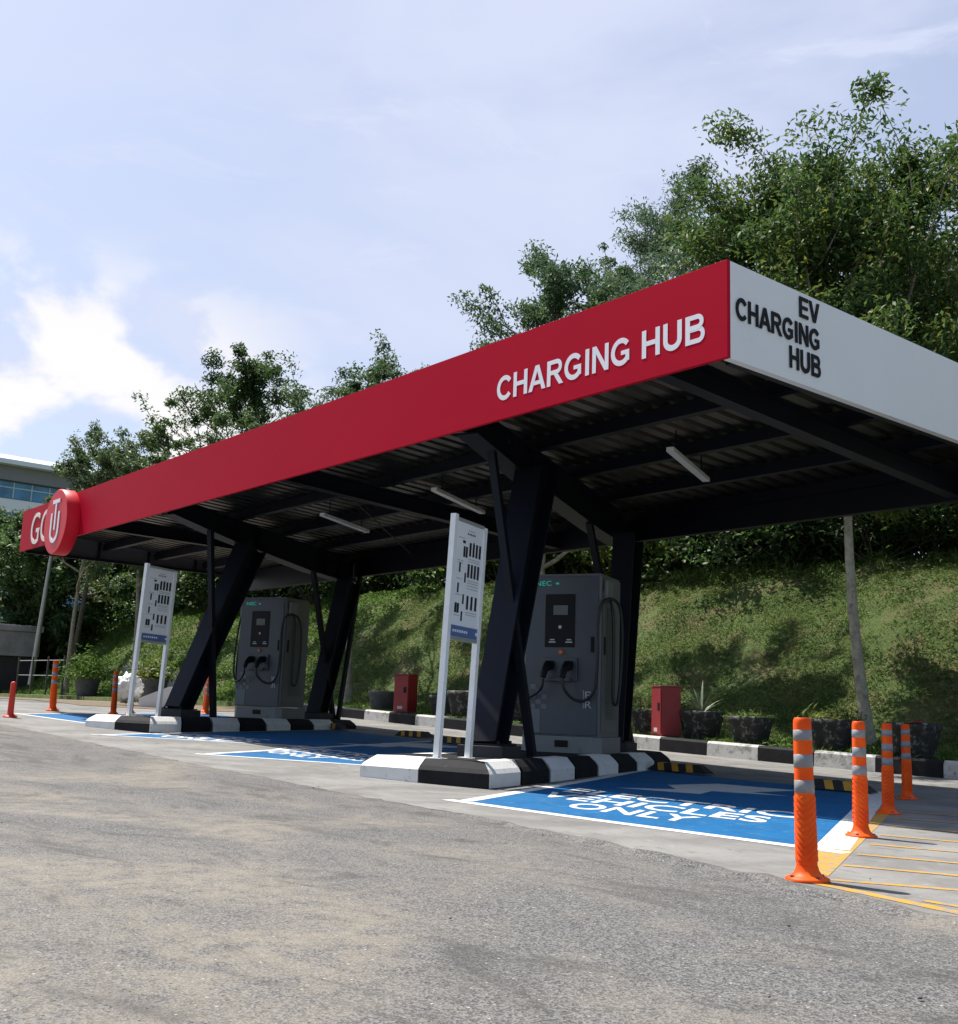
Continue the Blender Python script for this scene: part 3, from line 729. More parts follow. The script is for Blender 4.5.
def ip(k, v, u, z=0.):
    """point of island k in world coordinates: v across, u along, z above its deck"""
    x, y, z0 = ISLANDS[k]; c, s = math.cos(ISL_A), math.sin(ISL_A)
    return Vector((x+v*c-u*s, y+v*s+u*c, z0+.2+z))

# ------------------------------------------------------------------ canopy
X0, X1, Y0, Y1 = -24.2, -5.56, 7.15, 12.65
ZB, ZT = 3.70, 4.57
def under(y): return 3.76-.062*(y-7.15)        # underside of the rafters
can = thing('canopy', 'long charging station canopy with red front fascia, white end panel and leaning navy columns', 'canopy', (-14.9, 10.3, .2), 0)
f = MB().box(X0, X1, Y0, Y0+.04, ZB, ZT, 0, .003)
fas = f.build('fascia_panel', M_red, can)
e = MB().box(X1-.075, X1-.002, Y0+.042, Y1, ZB-.002, ZT-.003, 0, .004)
endp = e.build('end_panel', M_endwhite, can); endp['label'] = 'white end panel with black raised letters'
e = MB()
e.box(X1-.16, X1-.077, Y0+.18, Y1, ZB+.006, ZB+.05)
e.build('end_trim', M_navy, can)
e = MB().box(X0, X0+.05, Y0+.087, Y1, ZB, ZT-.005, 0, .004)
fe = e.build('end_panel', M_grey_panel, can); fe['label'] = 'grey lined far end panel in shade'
e = MB()
for k in range(6):
    y = Y0+.5+k*1.15; e.box(X0+.051, X0+.11, y, y+.05, ZB+.01, ZT-.1)
e.box(X0+.051, X0+.10, Y0+.1, Y1, ZB-.02, ZB+.035)
e.build('end_stud', M_navy, can)
# corrugated roof: ribs run from front to back
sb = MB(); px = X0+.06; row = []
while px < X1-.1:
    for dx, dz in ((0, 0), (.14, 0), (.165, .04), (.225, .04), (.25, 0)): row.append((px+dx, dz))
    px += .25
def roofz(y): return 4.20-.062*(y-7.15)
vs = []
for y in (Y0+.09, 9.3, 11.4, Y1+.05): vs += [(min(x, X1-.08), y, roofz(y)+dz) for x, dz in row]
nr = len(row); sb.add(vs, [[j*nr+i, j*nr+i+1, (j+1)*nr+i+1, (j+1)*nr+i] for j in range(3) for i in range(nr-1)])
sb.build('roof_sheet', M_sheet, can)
for y in (7.75, 8.95, 10.15, 11.35, 12.5):
    zc = roofz(y)-.09
    p = MB(); p.box(X0+.06, X1-.08, y-.03, y+.03, zc-.078, zc+.078); p.box(X0+.06, X1-.08, y+.031, y+.085, zc-.078, zc-.07)
    p.build('purlin', M_navy, can)
for x in (-6.42, -13.3, -19.95):
    p = MB(); za = under(Y0+.1); zb = under(Y1)+(.24 if x < -15 else 0)
    p.ibeam((x, Y0+.10, za+.12), (x, Y1, zb+.12), .16, .24); p.build('rafter', M_navy, can)
p = MB(); p.box(X0+.06, X1-.08, Y1-.10, Y1+.02, under(Y1)-.03, roofz(Y1)-.01); p.box(X0+.06, X1-.08, Y1+.021, Y1+.14, under(Y1)+.02, under(Y1)+.035); p.box(X0+.06, X1-.08, Y1+.141, Y1+.15, under(Y1)+.02, under(Y1)+.16)
p.build('gutter_beam', M_navy, can)
p = MB(); p.box(X0+.06, X1-.08, Y0+.165, Y0+.24, 3.79, 4.20); p.build('front_beam', M_navy, can)
# diagonal tie rods under the roof
for a, b in (((-9.6, 8.2), (-13.2, 12.4)), ((-13.4, 8.2), (-17.2, 12.4)), ((-13.3, 12.4), (-10., 8.4))):
    MB().tube([(a[0], a[1], under(a[1])+.2), (b[0], b[1], under(b[1])+.2)], .012, 6).build('tie_rod', M_navy, can)
for k in (0, 1):
    zt = 0.
    # tapered girder following the island
    gv = (-.44, -.16)[k]; A = ip(k, gv, .30); B = ip(k, gv, 6.2)
    def gp(y):
        t = (y-A.y)/(B.y-A.y); return Vector((A.x+(B.x-A.x)*t, y, 0))
    ysn = [Y0+.2, 8.7, 9.6, 11.0, 12.0, Y1-.12]; zbot = [3.72, 3.53, 3.44, 3.30, 3.25, 3.28]
    cosA, sinA = math.cos(ISL_A), math.sin(ISL_A); sd = Vector((cosA, sinA, 0))
    g_ = MB()
    for w0, w1, hi, lo in ((-.012, .012, None, 0), (-.14, .14, 0, 0), (-.14, .14, 1, 1)):
        vs = []
        for y, zb in zip(ysn, zbot):
            ztp = roofz(y)-.175
            if hi is None: z0, z1 = zb+.02, ztp-.02
            elif hi == 0: z0, z1 = zb, zb+.019
            else: z0, z1 = ztp-.019, ztp
            p = gp(y)
            for w, z in ((w0, z0), (w1, z0), (w1, z1), (w0, z1)): vs.append((p.x+sd.x*w, p.y+sd.y*w, z))
        m_ = len(ysn)
        fs = [[0, 1, 2, 3], [4*(m_-1)+q for q in (3, 2, 1, 0)]]+[[4*i+q, 4*i+(q+1) % 4, 4*i+4+(q+1) % 4, 4*i+4+q] for i in range(m_-1) for q in range(4)]
        g_.add(vs, fs)
    for y in (8.95, 9.5, 11.5, 12.0, 12.7):
        p = gp(y); zb = float(np.interp(y, ysn, zbot))
        for s_ in (-1, 1):
            q = p+sd*s_*.075; g_.beam((q.x, q.y, zb+.022), (q.x, q.y, roofz(y)-.205), .125, .012, 0, up=(-sinA, cosA, 0))
    g_.build('girder', M_navy, can)
    def leanrod(name, v0, u0, z0, v1, u1, z1, w, h, w2=None, h2=None, flanged=False):
        a = ip(k, v0, u0, z0); b = ip(k, v1, u1, 0); b.z = z1
        m_ = MB(); up = (-sinA, cosA, 0)
        if flanged:
            d = (b-a).normalized(); s_ = d.cross(Vector(up)).normalized(); n_ = s_.cross(d).normalized()
            for kk in (-1, 1): m_.beam(a+n_*kk*h/2, b+n_*kk*(h2 or h)/2, w, .03, 0, up, w2)
            m_.beam(a, b, .05, h-.034, 0, up, None, (h2 or h)-.034)
            m_.beam(a+s_*(w*.5-.03), b+s_*((w2 or w)*.5-.03), .012, h-.034, 0, up, None, (h2 or h)-.034)
        else: m_.beam(a, b, w, h, 0, up, w2, h2)
        return m_.build(name, M_navy, can)
    leanrod('column', -.10, .80, .09, (-.22, .0)[k], (2.15, 2.3)[k], 3.51, .30, .30, .34, .46, True)
    leanrod('column', -.06, 4.78, .09, (-.08, .0)[k], (5.3, 5.6)[k], 3.27, .30, .28, .32, .42, True)
    leanrod('brace', .14, 1.42, .0, (-.34, -.05)[k], (1.15, 1.2)[k], 3.62, .085, .09)
    leanrod('brace', .02, 5.25, .0, (-.36, -.10)[k], 4.4, 3.36, .085, .09)
    if k == 1: leanrod('brace', .10, 5.30, .0, .05, 5.9, 3.40, .07, .08)
    for u in (.82, 4.78):
        b = MB(); M = Matrix.Translation(ip(k, -.09, u)) @ Matrix.Rotation(ISL_A, 4, 'Z')
        b.box(-.26, .26, -.24, .24, -.01, .11, 0, .01, M); b.build('pedestal', M_pedestal, can)
        b = MB(); b.box(-.22, .22, -.2, .2, .112, .13, 0, .0, M)
        for sx in (-.17, .17):
            for sy in (-.15, .15): b.lathe([(.016, 0), (.016, .03), (.008, .034)], 6, 0, tuple(M @ Vector((sx, sy, .13))), False)
        b.build('base_plate', M_navy, can)
# light battens
for a, b in (((-8.12, 9.39), (-8.78, 10.85)), ((-12.07, 9.01), (-12.80, 10.5)), ((-15.1, 9.06), (-15.80, 10.4))):
    d_ = Vector((b[0]-a[0], b[1]-a[1], 0)); z = 3.73
    m_ = MB(); m_.beam((*a, z), (*b, z-.03), .09, .05)
    lt = m_.build('light_batten', M_batten, can)
    c0 = Vector((*a, z+.03)); c1 = Vector((*b, z))
    for t in (.15, .85):
        p = c0.lerp(c1, t); MB().beam(p, p+Vector((0, 0, .26)), .012, .012, 0, (0, 1, 0)).build('hanger', M_navy, lt)
# lettering
MF = lambda x, y, z: Matrix(((1, 0, 0, x), (0, 0, -1, y), (0, 1, 0, z), (0, 0, 0, 1)))      # faces -y
block_text('lettering', 'CHARGING HUB', M_letter, 2.78, .262, .002, fas, MF(-8.56, Y0-.0005, 3.90))
ME = lambda x, y, z: Matrix(((0, 0, 1, x), (1, 0, 0, y), (0, 1, 0, z), (0, 0, 0, 1)))      # faces +x
block_text('lettering', 'EV', M_bletter, .325, .195, .008, endp, ME(X1+.003, 8.49, 4.325), align='RIGHT')
block_text('lettering', 'CHARGING', M_bletter, 1.25, .20, .008, endp, ME(X1+.003, 8.50, 4.065), align='RIGHT')
block_text('lettering', 'HUB', M_bletter, .50, .205, .008, endp, ME(X1+.003, 8.505, 3.81), align='RIGHT')
text_obj('lettering', 'GO', M_cream, 1.20, .66, .012, fas, MF(-23.52, Y0-.001, 3.77), bold=.0)
# round emblem standing proud of the fascia
ec = Vector((-21.32, Y0-.25, 4.0))
m_ = MB(); vs = []; ns = 64; rad = .635
ring = [(rad-.02, -.0), (rad, .02), (rad, .249)]
for r_, dy in ring: vs += [(ec.x+r_*math.cos(2*math.pi*i/ns), ec.y+dy, ec.z+r_*math.sin(2*math.pi*i/ns)) for i in range(ns)]
m_.add(vs, [list(range(ns))], 0)
m_.add(vs, [[j*ns+i, j*ns+(i+1) % ns, (j+1)*ns+(i+1) % ns, (j+1)*ns+i] for j in range(2) for i in range(ns)], 0, True)
em = m_.build('emblem_disc', M_emblem, can)
m_ = MB()
def ribbon(pts, w):
    top = []; bot = []
    for i, p in enumerate(pts):
        a = Vector(pts[max(0, i-1)]); b = Vector(pts[min(len(pts)-1, i+1)]); d = (b-a).normalized(); n_ = Vector((-d.y, d.x))
        top.append(Vector(p)+n_*w/2); bot.append(Vector(p)-n_*w/2)
    vs = [(ec.x+q.x, ec.y-yy, ec.z+q.y) for yy in (.002, .014) for q in top+bot]; n_ = len(pts); N2 = 2*n_
    fs = []
    for i in range(n_-1):
        fs += [[i, i+1, n_+i+1, n_+i], [N2+i, N2+n_+i, N2+n_+i+1, N2+i+1], [i, N2+i, N2+i+1, i+1], [n_+i, n_+i+1, N2+n_+i+1, N2+n_+i]]
    m_.add(vs, fs)
ur = .20
ribbon([(-ur, .18)]+[(ur*math.cos(a), -.18+ur*math.sin(a)) for a in np.linspace(math.pi, 2*math.pi, 17)]+[(ur, .18)], .075)
ribbon([(0, -.16), (0, .36)], .07); ribbon([(-.20, .395), (.20, .395)], .075)
m_.build('emblem_mark', M_letter, em)

# ------------------------------------------------------------------ charger
def make_charger():
    t = thing('ev_charger', 'tall dark grey rapid charger with two plugs on the right island', 'charger', (0, 0, 0), 0, 'rapid chargers on the islands')
    def P(name, mb, m, par=t): return mb.build(name, m, par, world=False)
    hw, D = .5, .78
    pl = MB(); pl.prism([(-hw-.02, .06), (-hw+.08, -.02), (hw-.08, -.02), (hw+.02, .06), (hw+.02, D+.02), (-hw-.02, D+.02)], 0, .2)
    plo = P('plinth', pl, M_cabpale); P('rating_plate', MB().box(-.06, .11, -.03, -.021, .07, .15, 0, .003), M_black, plo)
    bd = MB(); bd.prism([(-hw+.02, .001), (hw-.02, .001), (hw, .022), (hw, D), (-hw, D), (-hw, .022)], .204, 2.17)
    bd.box(-hw+.01, hw-.01, .02, D-.01, 2.171, 2.2, 0, .01)
    body = P('body', bd, M_cabside)
    fr = MB().box(-hw+.022, hw-.03, -.018, .0, .215, 2.165, 0, .008); front = P('front_panel', fr, M_cab)
    # side doors with louvres
    for s in (-1, 1):
        d = MB(); xo = s*(hw+.001)
        d.box(min(xo, xo+s*.012), max(xo, xo+s*.012), .05, D-.05, .26, 1.98, 0, .004)
        dr = P('side_door', d, M_cabside)
        lv = MB(); x_ = s*(hw+.0135)
        for k in range(52):
            z = .42+k*.0265; lv.box(min(x_, x_+s*.006), max(x_, x_+s*.006), .20, D-.20, z, z+.012)
        P('louvre', lv, M_cab, dr)
        P('door_handle', MB().box(min(x_, x_+s*.012), max(x_, x_+s*.012), .10, .135, 1.2, 1.42, 0, .004), M_black, dr)
        b = MB(); xa = s*(hw+.014); b.box(min(xa, xa+s*.05), max(xa, xa+s*.05), .07, .30, 1.86, 2.12, 0, .012); P('cable_bracket', b, M_cabpale)
    P('door_handle', MB().box(.385, .425, -.034, -.019, 1.22, 1.41, 0, .005), M_black, front)
    dp = P('display_panel', MB().box(-.22, .17, -.030, -.019, 1.28, 1.94, 0, .005), M_black)
    P('screen', MB().box(-.11, .08, -.034, -.031, 1.68, 1.80, 0, .001), M_screen, dp)
    ic = MB()
    for x in (-.12, .10): ic.box(x-.045, x+.045, -.033, -.031, 1.335, 1.35); ic.box(x-.03, x+.03, -.033, -.031, 1.365, 1.38)
    P('status_strip', ic, M_pale, dp)
    rd = MB(); rd.tube([(-.02, -.034, 1.53), (-.02, -.031, 1.53)], .022, 14); P('card_reader', rd, M_pale, dp)
    text_obj('led_lettering', 'NEC', M_led, .21, .06, .003, t, MF(-.36, -.0195, 2.05), bold=.0, world=False)
    P('status_lamp', MB().box(-.09, -.05, -.022, -.019, 2.065, 2.085), M_led)
    sbn = MB(); sbn.tube([(0, -.019, 1.22), (0, -.03, 1.22), (0, -.05, 1.22)], [.035, .03, .026], 16); P('stop_button', sbn, M_orange_btn)
    hol = P('holster', MB().box(-.25, .22, -.05, -.019, .86, 1.15, 0, .01).box(-.18, .15, -.10, -.051, .86, .90, 0, .008), M_cab)
    for x in (-.13, .12):
        pg = MB(); pg.tube([(x, -.05, 1.06), (x, -.13, 1.045), (x-.01, -.21, .99), (x-.02, -.24, .90)], [.055, .06, .042, .034], 14)
        pg.box(x-.05, x+.05, -.12, -.051, 1.0, 1.11, 0, .02)
        P('plug', pg, M_black)
    def bez(ps, n=36):
        """smooth curve through the points"""
        out = []; ps = [Vector(p) for p in ps]
        for i in range(len(ps)-1):
            p0 = ps[max(0, i-1)]; p1 = ps[i]; p2 = ps[i+1]; p3 = ps[min(len(ps)-1, i+2)]
            for k in range(8):
                s = k/8; out.append(.5*((2*p1)+(-p0+p2)*s+(2*p0-5*p1+4*p2-p3)*s*s+(-p0+3*p1-3*p2+p3)*s**3))
        out.append(ps[-1]); return out
    P('cable', MB().tube(bez([(.10, -.24, .90), (.12, -.24, .78), (.20, -.16, .66), (.33, -.09, .63), (.46, -.08, .78), (.50, -.10, 1.15), (.50, -.10, 1.6), (.54, -.06, 1.82), (.62, .04, 1.88), (.68, .18, 1.80), (.69, .27, 1.5), (.67, .30, 1.0), (.65, .27, .66), (.63, .20, .60), (.62, .15, .70), (.62, .15, 1.2), (.60, .17, 1.7), (.56, .16, 1.9)]), .019, 10), M_rubber)
    P('cable', MB().tube(bez([(-.15, -.24, .90), (-.17, -.23, .78), (-.28, -.15, .70), (-.45, -.06, .66), (-.60, .05, .80), (-.66, .12, 1.2), (-.62, .15, 1.75), (-.56, .16, 1.95)]), .019, 10), M_rubber)
    P('cable', MB().tube(bez([(-.56, .22, 1.92), (-.63, .22, 1.5), (-.66, .2, .9), (-.60, .2, .45), (-.53, .25, .35)]), .019, 10), M_rubber)
    px_ = MB()
    for i in range(3):
        for j in range(5):
            if (i+j) % 2 == 0 and not (j > 3 and i > 1): px_.box(-.40+i*.075, -.40+i*.075+.073, -.0225, -.0185, .52+j*.06, .52+j*.06+.058)
    px_.box(-.47, -.26, -.0225, -.0185, .23, .515)
    P('pixel_graphic', px_, M_pixel)
    text_obj('lettering', 'P', M_pale, .085, .085, .002, t, MF(.32, -.0186, .66), bold=.0, world=False)
    text_obj('lettering', 'R', M_pale, .085, .085, .002, t, MF(.32, -.0186, .545), bold=.0, world=False)
    ln = MB().box(.295, .303, -.0208, -.0185, .54, .76); P('logo_bar', ln, M_pale)
    return t
ch = make_charger()
CH_A = ISL_A+R(1.5)
ch.location = ip(0, -.16, 2.98, -.004); ch.rotation_euler = (0, 0, CH_A)
ch2 = dup(ch, ip(1, -.16, 2.98, -.004), (0, 0, CH_A), 'tall dark grey rapid charger with two plugs on the left island')

# ------------------------------------------------------------------ information boards
def make_board():
    t = thing('information_board', 'white board with blue foot strip on two steel posts, on the right island', 'sign', (0, 0, 0), 0, 'information boards on the islands')
    def P(name, mb, m, par=t): return mb.build(name, m, par, world=False)
    # local: x along the board, front faces -y
    w = .62
    P('post', MB().beam((0, 0, 0), (0, 0, 2.40), .06, .06, 0, (0, 1, 0)), M_post)
    P('post', MB().beam((w, 0, 0), (w, 0, 2.36), .06, .06, 0, (0, 1, 0)), M_post)
    for x in (0, w): P('foot_plate', MB().box(x-.08, x+.08, -.08, .08, -.004, .012, 0, .003), M_post)
    bd = P('board', MB().box(.032, w-.032, -.018, .012, 1.19, 2.34, 0, .002), M_board)
    P('frame_rail', MB().box(.032, w-.032, -.026, .02, 2.341, 2.375, 0, .002), M_alu)
    P('frame_rail', MB().box(.032, w-.032, -.026, .02, 1.155, 1.189, 0, .002), M_alu)
    P('blue_strip', MB().box(.034, w-.034, -.0215, -.0185, 1.192, 1.30), M_sblue, bd)
    y0, y1 = -.0205, -.0185
    def rect(mb, x, z, a, b): mb.box(.04+x*(w-.08), .04+(x+a)*(w-.08), y0, y1, 1.19+z*1.15, 1.19+(z+b)*1.15)
    def pic(*a): q = MB(); rect(q, *a); P('picture', q, M_print, bd)
    for z, n_, x0 in ((.72, 4, .50), (.53, 4, .48), (.25, 3, .52)):
        for i in range(n_): pic(x0+i*(.125 if n_ == 4 else .16), z, .075, .12)
    for x, z in ((.16, .56), (.38, .48), (.14, .38), (.36, .29), (.34, .14)): pic(x, z, .055, .085)
    for x in (.28, .37): pic(x, .70, .07, .095)
    for x in (.09, .18): pic(x, .205, .075, .085)
    pic(.24, .82, .10, .025)
    pk = MB()
    for i in range(5): rect(pk, .40+i*.065, .905, .035, .016)
    P('heading_print', pk, M_print, bd)
    rd = MB(); rect(rd, .635, .845, .06, .006)
    for i in range(1): rect(rd, .655, .80, .02, .03)
    P('red_print', rd, M_printred, bd)
    gy = MB()
    for i in range(4): rect(gy, .45+i*.06, .935, .03, .014)
    for z in (.69, .67, .50, .48, .455, .43, .22, .20): rect(gy, .50, z, .42, .006)
    for z in (.86, .66, .64, .50, .36, .18): rect(gy, .08, z, .22, .006)
    P('small_print', gy, M_printgrey, bd)
    wh = MB()
    for i in range(7): wh.box(.08+i*.045, .108+i*.045, -.0235, -.0216, 1.235, 1.26)
    wh.box(.55, .60, -.0235, -.0216, 1.23, 1.262)
    P('strip_print', wh, M_letter, bd)
    return t
def place_board(o, k):
    a = ip(k, -.13, -.27); o.location = (a.x, a.y, a.z-.008); o.rotation_euler = (0, 0, R(112))
bdp = make_board(); place_board(bdp, 0)
bd2 = copy_tree(bdp); place_board(bd2, 1)
bd2['label'] = 'white board with blue foot strip on two steel posts, on the left island'
for o in (bdp, bd2): o.rotation_euler = (Matrix.Rotation(R(1.9), 3, Vector((-.77, .64, 0))) @ Matrix.Rotation(R(112), 3, 'Z')).to_euler()

# ------------------------------------------------------------------ bollards
def make_bollard():
    t = thing('bollard', 'tall orange bollard with three grey bands, nearest the road', 'bollard', (0, 0, 0), 0, 'orange bollards along the bays')
    bs = MB().lathe([(.100, 0), (.100, .009), (.088, .016), (.066, .026), (.054, .045), (.049, .066)], 36)
    b = bs.build('base', M_orange, t, world=False)
    bt = MB()
    for a in (.6, 2.17, 3.74, 5.3): bt.lathe([(.010, 0), (.010, .008)], 8, 0, (.080*math.cos(a), .080*math.sin(a), .016), False)
    bt.build('bolt', M_grey_steel, b, world=False)
    # post with chevron ribs on the lower half
    seg = 56; prof = []
    zs = list(np.arange(.066, .40, .0045))+[.40, .44, .46, .48, .55, .60, .68, .72, .732, .742, .748, .75]
    vs = []
    for z in zs:
        r0 = .0475-.006*min(1, (z-.066)/.65)
        if z > .72: r0 *= math.sqrt(max(0.02, 1-((z-.72)/.031)**2))*.25+.75
        for k in range(seg):
            a = 2*math.pi*k/seg
            rr = r0
            if .085 < z < .385:
                ph = ((z-.16*abs(((a/(math.pi/2)+.15) % 2)-1)*.42)/.031) % 1
                rr += .0042*(1 if ph < .5 else -.1)
            vs.append((rr*math.cos(a), rr*math.sin(a), z))
    n = len(zs); m_ = MB()
    m_.add(vs, [[i*seg+k, i*seg+(k+1) % seg, (i+1)*seg+(k+1) % seg, (i+1)*seg+k] for i in range(n-1) for k in range(seg)], 0, True)
    m_.add(vs[-seg:], [list(range(seg))]); m_.build('post', M_orange, t, world=False)
    for z0, hb in ((.398, .060), (.516, .062), (.643, .050)):
        r0 = .0475-.006*min(1, (z0-.066)/.65)+.0012
        m_ = MB().lathe([(r0-.002, z0), (r0, z0+.001), (r0-.0006, z0+hb-.001), (r0-.003, z0+hb)], 36); m_.build('reflective_band', M_band, t, world=False)
    return t
bp = make_bollard()
RB = [(-3.085, 4.53, 0, (R(-.3), R(-1.0), R(35)), 1.0, 'tall orange bollard with three grey bands, nearest the road and largest'),
      (-4.10, 6.62, 0, (0, 0, R(70)), 1.0, 'orange bollard second from the road, between the yellow line and the bay'),
      (-5.06, 8.58, 0, (0, R(.6), R(20)), 1.0, 'orange bollard third from the road, standing half in the canopy shade'),
      (-5.98, 10.5, 0, (0, 0, R(100)), 1.0, 'orange bollard farthest from the road in the right row, in shade before a dark planter')]
for i, (x, y, z, r, s, lb) in enumerate(RB):
    o = bp if i == 0 else dup(bp, (0, 0, 0)); o.location = (x, y, g(x)+.004); o.rotation_euler = r; o['label'] = lb; o.scale = (1, 1, .975)
LBL = [(-22.78, 7.71, (R(3), R(4), 0), 1.32, 'tallest leaning red bollard at the far left, two grey bands in its upper half'),
       (-21.76, 8.56, (R(3), R(5), 0), 1.13, 'leaning red bollard left of the white bag'),
       (-22.62, 9.26, (R(2), R(2), 0), 1.09, 'orange bollard against the white bag beside the sign post'),
       (-22.92, 11.11, (0, R(1), 0), 1.03, 'orange bollard just right of the left leaning column'),
       (-24.2, 11.7, (0, R(3), 0), 1.3, 'pale topped red bollard half hidden behind the left leaning column')]
for x, y, r, s, lb in LBL:
    o = dup(bp, (x, y, g(x)+.014), r, lb, (s, s, s))
st_ = thing('bollard', 'short plain red bollard without bands at the left edge', 'bollard', (-19.87, 6.02, g(-19.87)+.01), 0, 'orange bollards along the bays')
MB().lathe([(.118, 0), (.118, .012), (.10, .025), (.06, .045), (.052, .07)], 30).build('base', M_orange2, st_, world=False)
MB().lathe([(.052, .066), (.049, .3), (.046, .57), (.040, .588), (.02, .60)], 30).build('post', M_orange2, st_, world=False)
st_.rotation_euler = (R(2), R(7), 0)

# ------------------------------------------------------------------ wheel stops
def make_stop():
    t = thing('wheel_stop', '', 'wheel stop', (0, 0, 0), 0, 'black and yellow wheel stops at the ends of the bays')
    pr = [(-.09, 0), (-.045, .10), (.045, .10), (.09, 0)]; Lh = .46
    b = MB(); A = [(-Lh, y, z) for y, z in pr]; A = [(-Lh, pr[0][0], 0), (-Lh+.13, pr[1][0], .10), (-Lh+.13, pr[2][0], .10), (-Lh, pr[3][0], 0)]
    Bq = [(-p[0], p[1], p[2]) for p in A]; b.add(A+Bq, [[0, 1, 2, 3], [7, 6, 5, 4], [0, 4, 5, 1], [1, 5, 6, 2], [2, 6, 7, 3], [3, 7, 4, 0]])
    body = b.build('body', M_tyre, t, world=False)
    for k in range(3):
        x = -.27+k*.22; s = MB(); d = .0025
        s.add([(x, -.088-d, .006), (x+.10, -.088-d, .006), (x+.055, -.047-d, .097+d*.5), (x-.045, -.047-d, .097+d*.5), (x+.05, .044, .1+d), (x-.05, .044, .1+d)], [[0, 1, 2, 3], [3, 2, 4, 5]])
        s.build('yellow_band', M_stopyel, t, world=False)
    return t
ws = make_stop()
WS = [(-9.37, 11.05, 'wheel stop beside the rounded end of the right island in the right bay'), (-6.95, 10.72, 'wheel stop of the right bay, partly behind the nearest orange bollard'),
      (-16.2, 11.9, 'wheel stop in the middle bays below the left red cabinet'), (-14.57, 11.5, 'wheel stop in the middle bays just behind the right signboard posts'), (-18.3, 11.45, 'wheel stop beside the end of the left island')]
for i, (x, y, lb) in enumerate(WS):
    o = ws if i == 0 else dup(ws, (0, 0, 0)); o.location = (x, y, g(x)+.014); o['label'] = lb
    o.rotation_euler = (0, -math.atan(.0275) if False else 0, R(4))

# ------------------------------------------------------------------ fire cabinets
def make_cabinet():
    t = thing('fire_cabinet', '', 'cabinet', (0, 0, 0), 0, 'red fire hose cabinets behind the kerb')
    MB().box(-.21, .21, -.19, .19, .05, .92, 0, .008).build('body', M_cabinet, t, world=False)
    d = MB().box(-.195, .195, -.205, -.192, .08, .90, 0, .004).build('door', M_cabinet, t, world=False)
    MB().box(.08, .15, -.216, -.206, .50, .64, 0, .004).build('handle', M_black, d, world=False)
    MB().box(-.08, .06, -.2085, -.206, .12, .19).build('label', M_pale, d, world=False)
    MB().box(-.22, .22, -.215, .2, .921, .945, 0, .004).build('lid', M_cabinet, t, world=False)
    MB().box(-.18, .18, -.16, .16, 0, .05).build('foot', M_grey_steel, t, world=False)
    return t
cb = make_cabinet(); cb.location = (-13.6, 15.66, g(-13.3)+.21); cb.rotation_euler = (0, 0, R(-24)); cb['label'] = 'red fire hose cabinet behind the kerb beside the right charger'
dup(cb, (-21.75, 15.66, g(-21.7)+.20), (0, 0, R(20)), 'red fire hose cabinet behind the kerb seen left of the right signboard')

# ------------------------------------------------------------------ planters
def make_planter(sq, m):
    t = thing('planter', '', 'planter', (0, 0, 0), 0, 'old concrete planters on the verge')
    ex = 3.2 if sq else 2.
    def wob(a, z):
        c, s = abs(math.cos(a)), abs(math.sin(a)); return (1/((c**ex+s**ex)**(1/ex)))-1+.012*math.sin(5*a+z*9)
    MB().lathe([(.27, 0), (.30, .04), (.375, .40), (.39, .47), (.415, .50), (.42, .58), (.40, .60), (.36, .60), (.35, .52)], 40, wob=wob).build('pot', m, t, world=False)
    MB().lathe([(.345, .50), (.30, .535), (.12, .555), (.01, .56)], 24, wob=wob).build('soil', M_soil, t, world=False)
    return t
pq = make_planter(True, M_planter); pr_ = make_planter(False, M_planter2)
PL = [(0, -14.45, 16.2, .86, 0, 'dark planter left of the right red cabinet, half behind the column'), (0, -13.15, 16.1, .9, 10, 'dark planter just right of the right red cabinet with spiky leaves'),
      (0, -11.95, 15.95, .84, 4, 'squat dark planter alone between the right cabinet and the first bollard'), (0, -10.38, 16.0, .9, 8, 'stained dark planter behind the two nearest bollards'),
      (0, -8.95, 15.95, .92, 12, 'stained dark planter behind the two farthest bollards'), (1, -23.35, 16.1, .9, 0, 'grey round planter left of the left red cabinet'),
      (1, -21.35, 16.5, .85, 0, 'grey round planter partly behind the left red cabinet'), (0, -20.0, 16.2, 1.1, 6, 'dark planter seen between the right signboard posts'), (0, -18.3, 16.2, 1.1, 3, 'dark planter seen between the right signboard and the leaning column'),
      (1, -29.0, 16.3, .95, 0, 'grey round planter seen behind the left charger'), (0, -30.3, 16.4, 1.1, 0, 'dark planter behind the orange bollard right of the left column'),
      (1, -37.0, 15.9, 1.15, 0, 'dark round planter behind the white bag'), (1, -40.2, 16.2, 1.15, 0, 'dark round planter left of the leaning red bollard'), (1, -43.6, 16.0, 1.2, 0, 'dark round planter holding the large leafy shrub at the left')]
first = [True, True]
for kind, x, y, s, a, lb in PL:
    src = pr_ if kind else pq
    o = src if first[kind] else dup(src, (0, 0, 0)); first[kind] = False
    o.location = (x, y, bank_z(x, y)-.02); o.rotation_euler = (0, 0, R(a)); o.scale = (s, s, s); o['label'] = lb
def potplant(label, x, y, s, h, n, L, Wd, m, droop=-.6, name='potted_plant', r=.2, zoff=.55):
    global rng
    z = bank_z(x, y)-.02+zoff*s
    t = thing(name, label, 'plant', (x, y, z), 0)
    rng = np.random.default_rng(int(abs(x*10)))
    cen = np.stack([rng.normal(0, r, n), rng.normal(0, r, n), np.abs(rng.normal(0, h*.45, n))+.02], 1)
    leaf_mesh('leaves', cen, L, Wd, m, t, droop=droop)
    sb = MB()
    for k in range(5): a = k*1.3; sb.tube([(.03*math.cos(a), .03*math.sin(a), 0), (r*.7*math.cos(a), r*.7*math.sin(a), h*.8)], [.012, .005], 5)
    sb.build('stem', M_bark2, t, world=False)
    return t
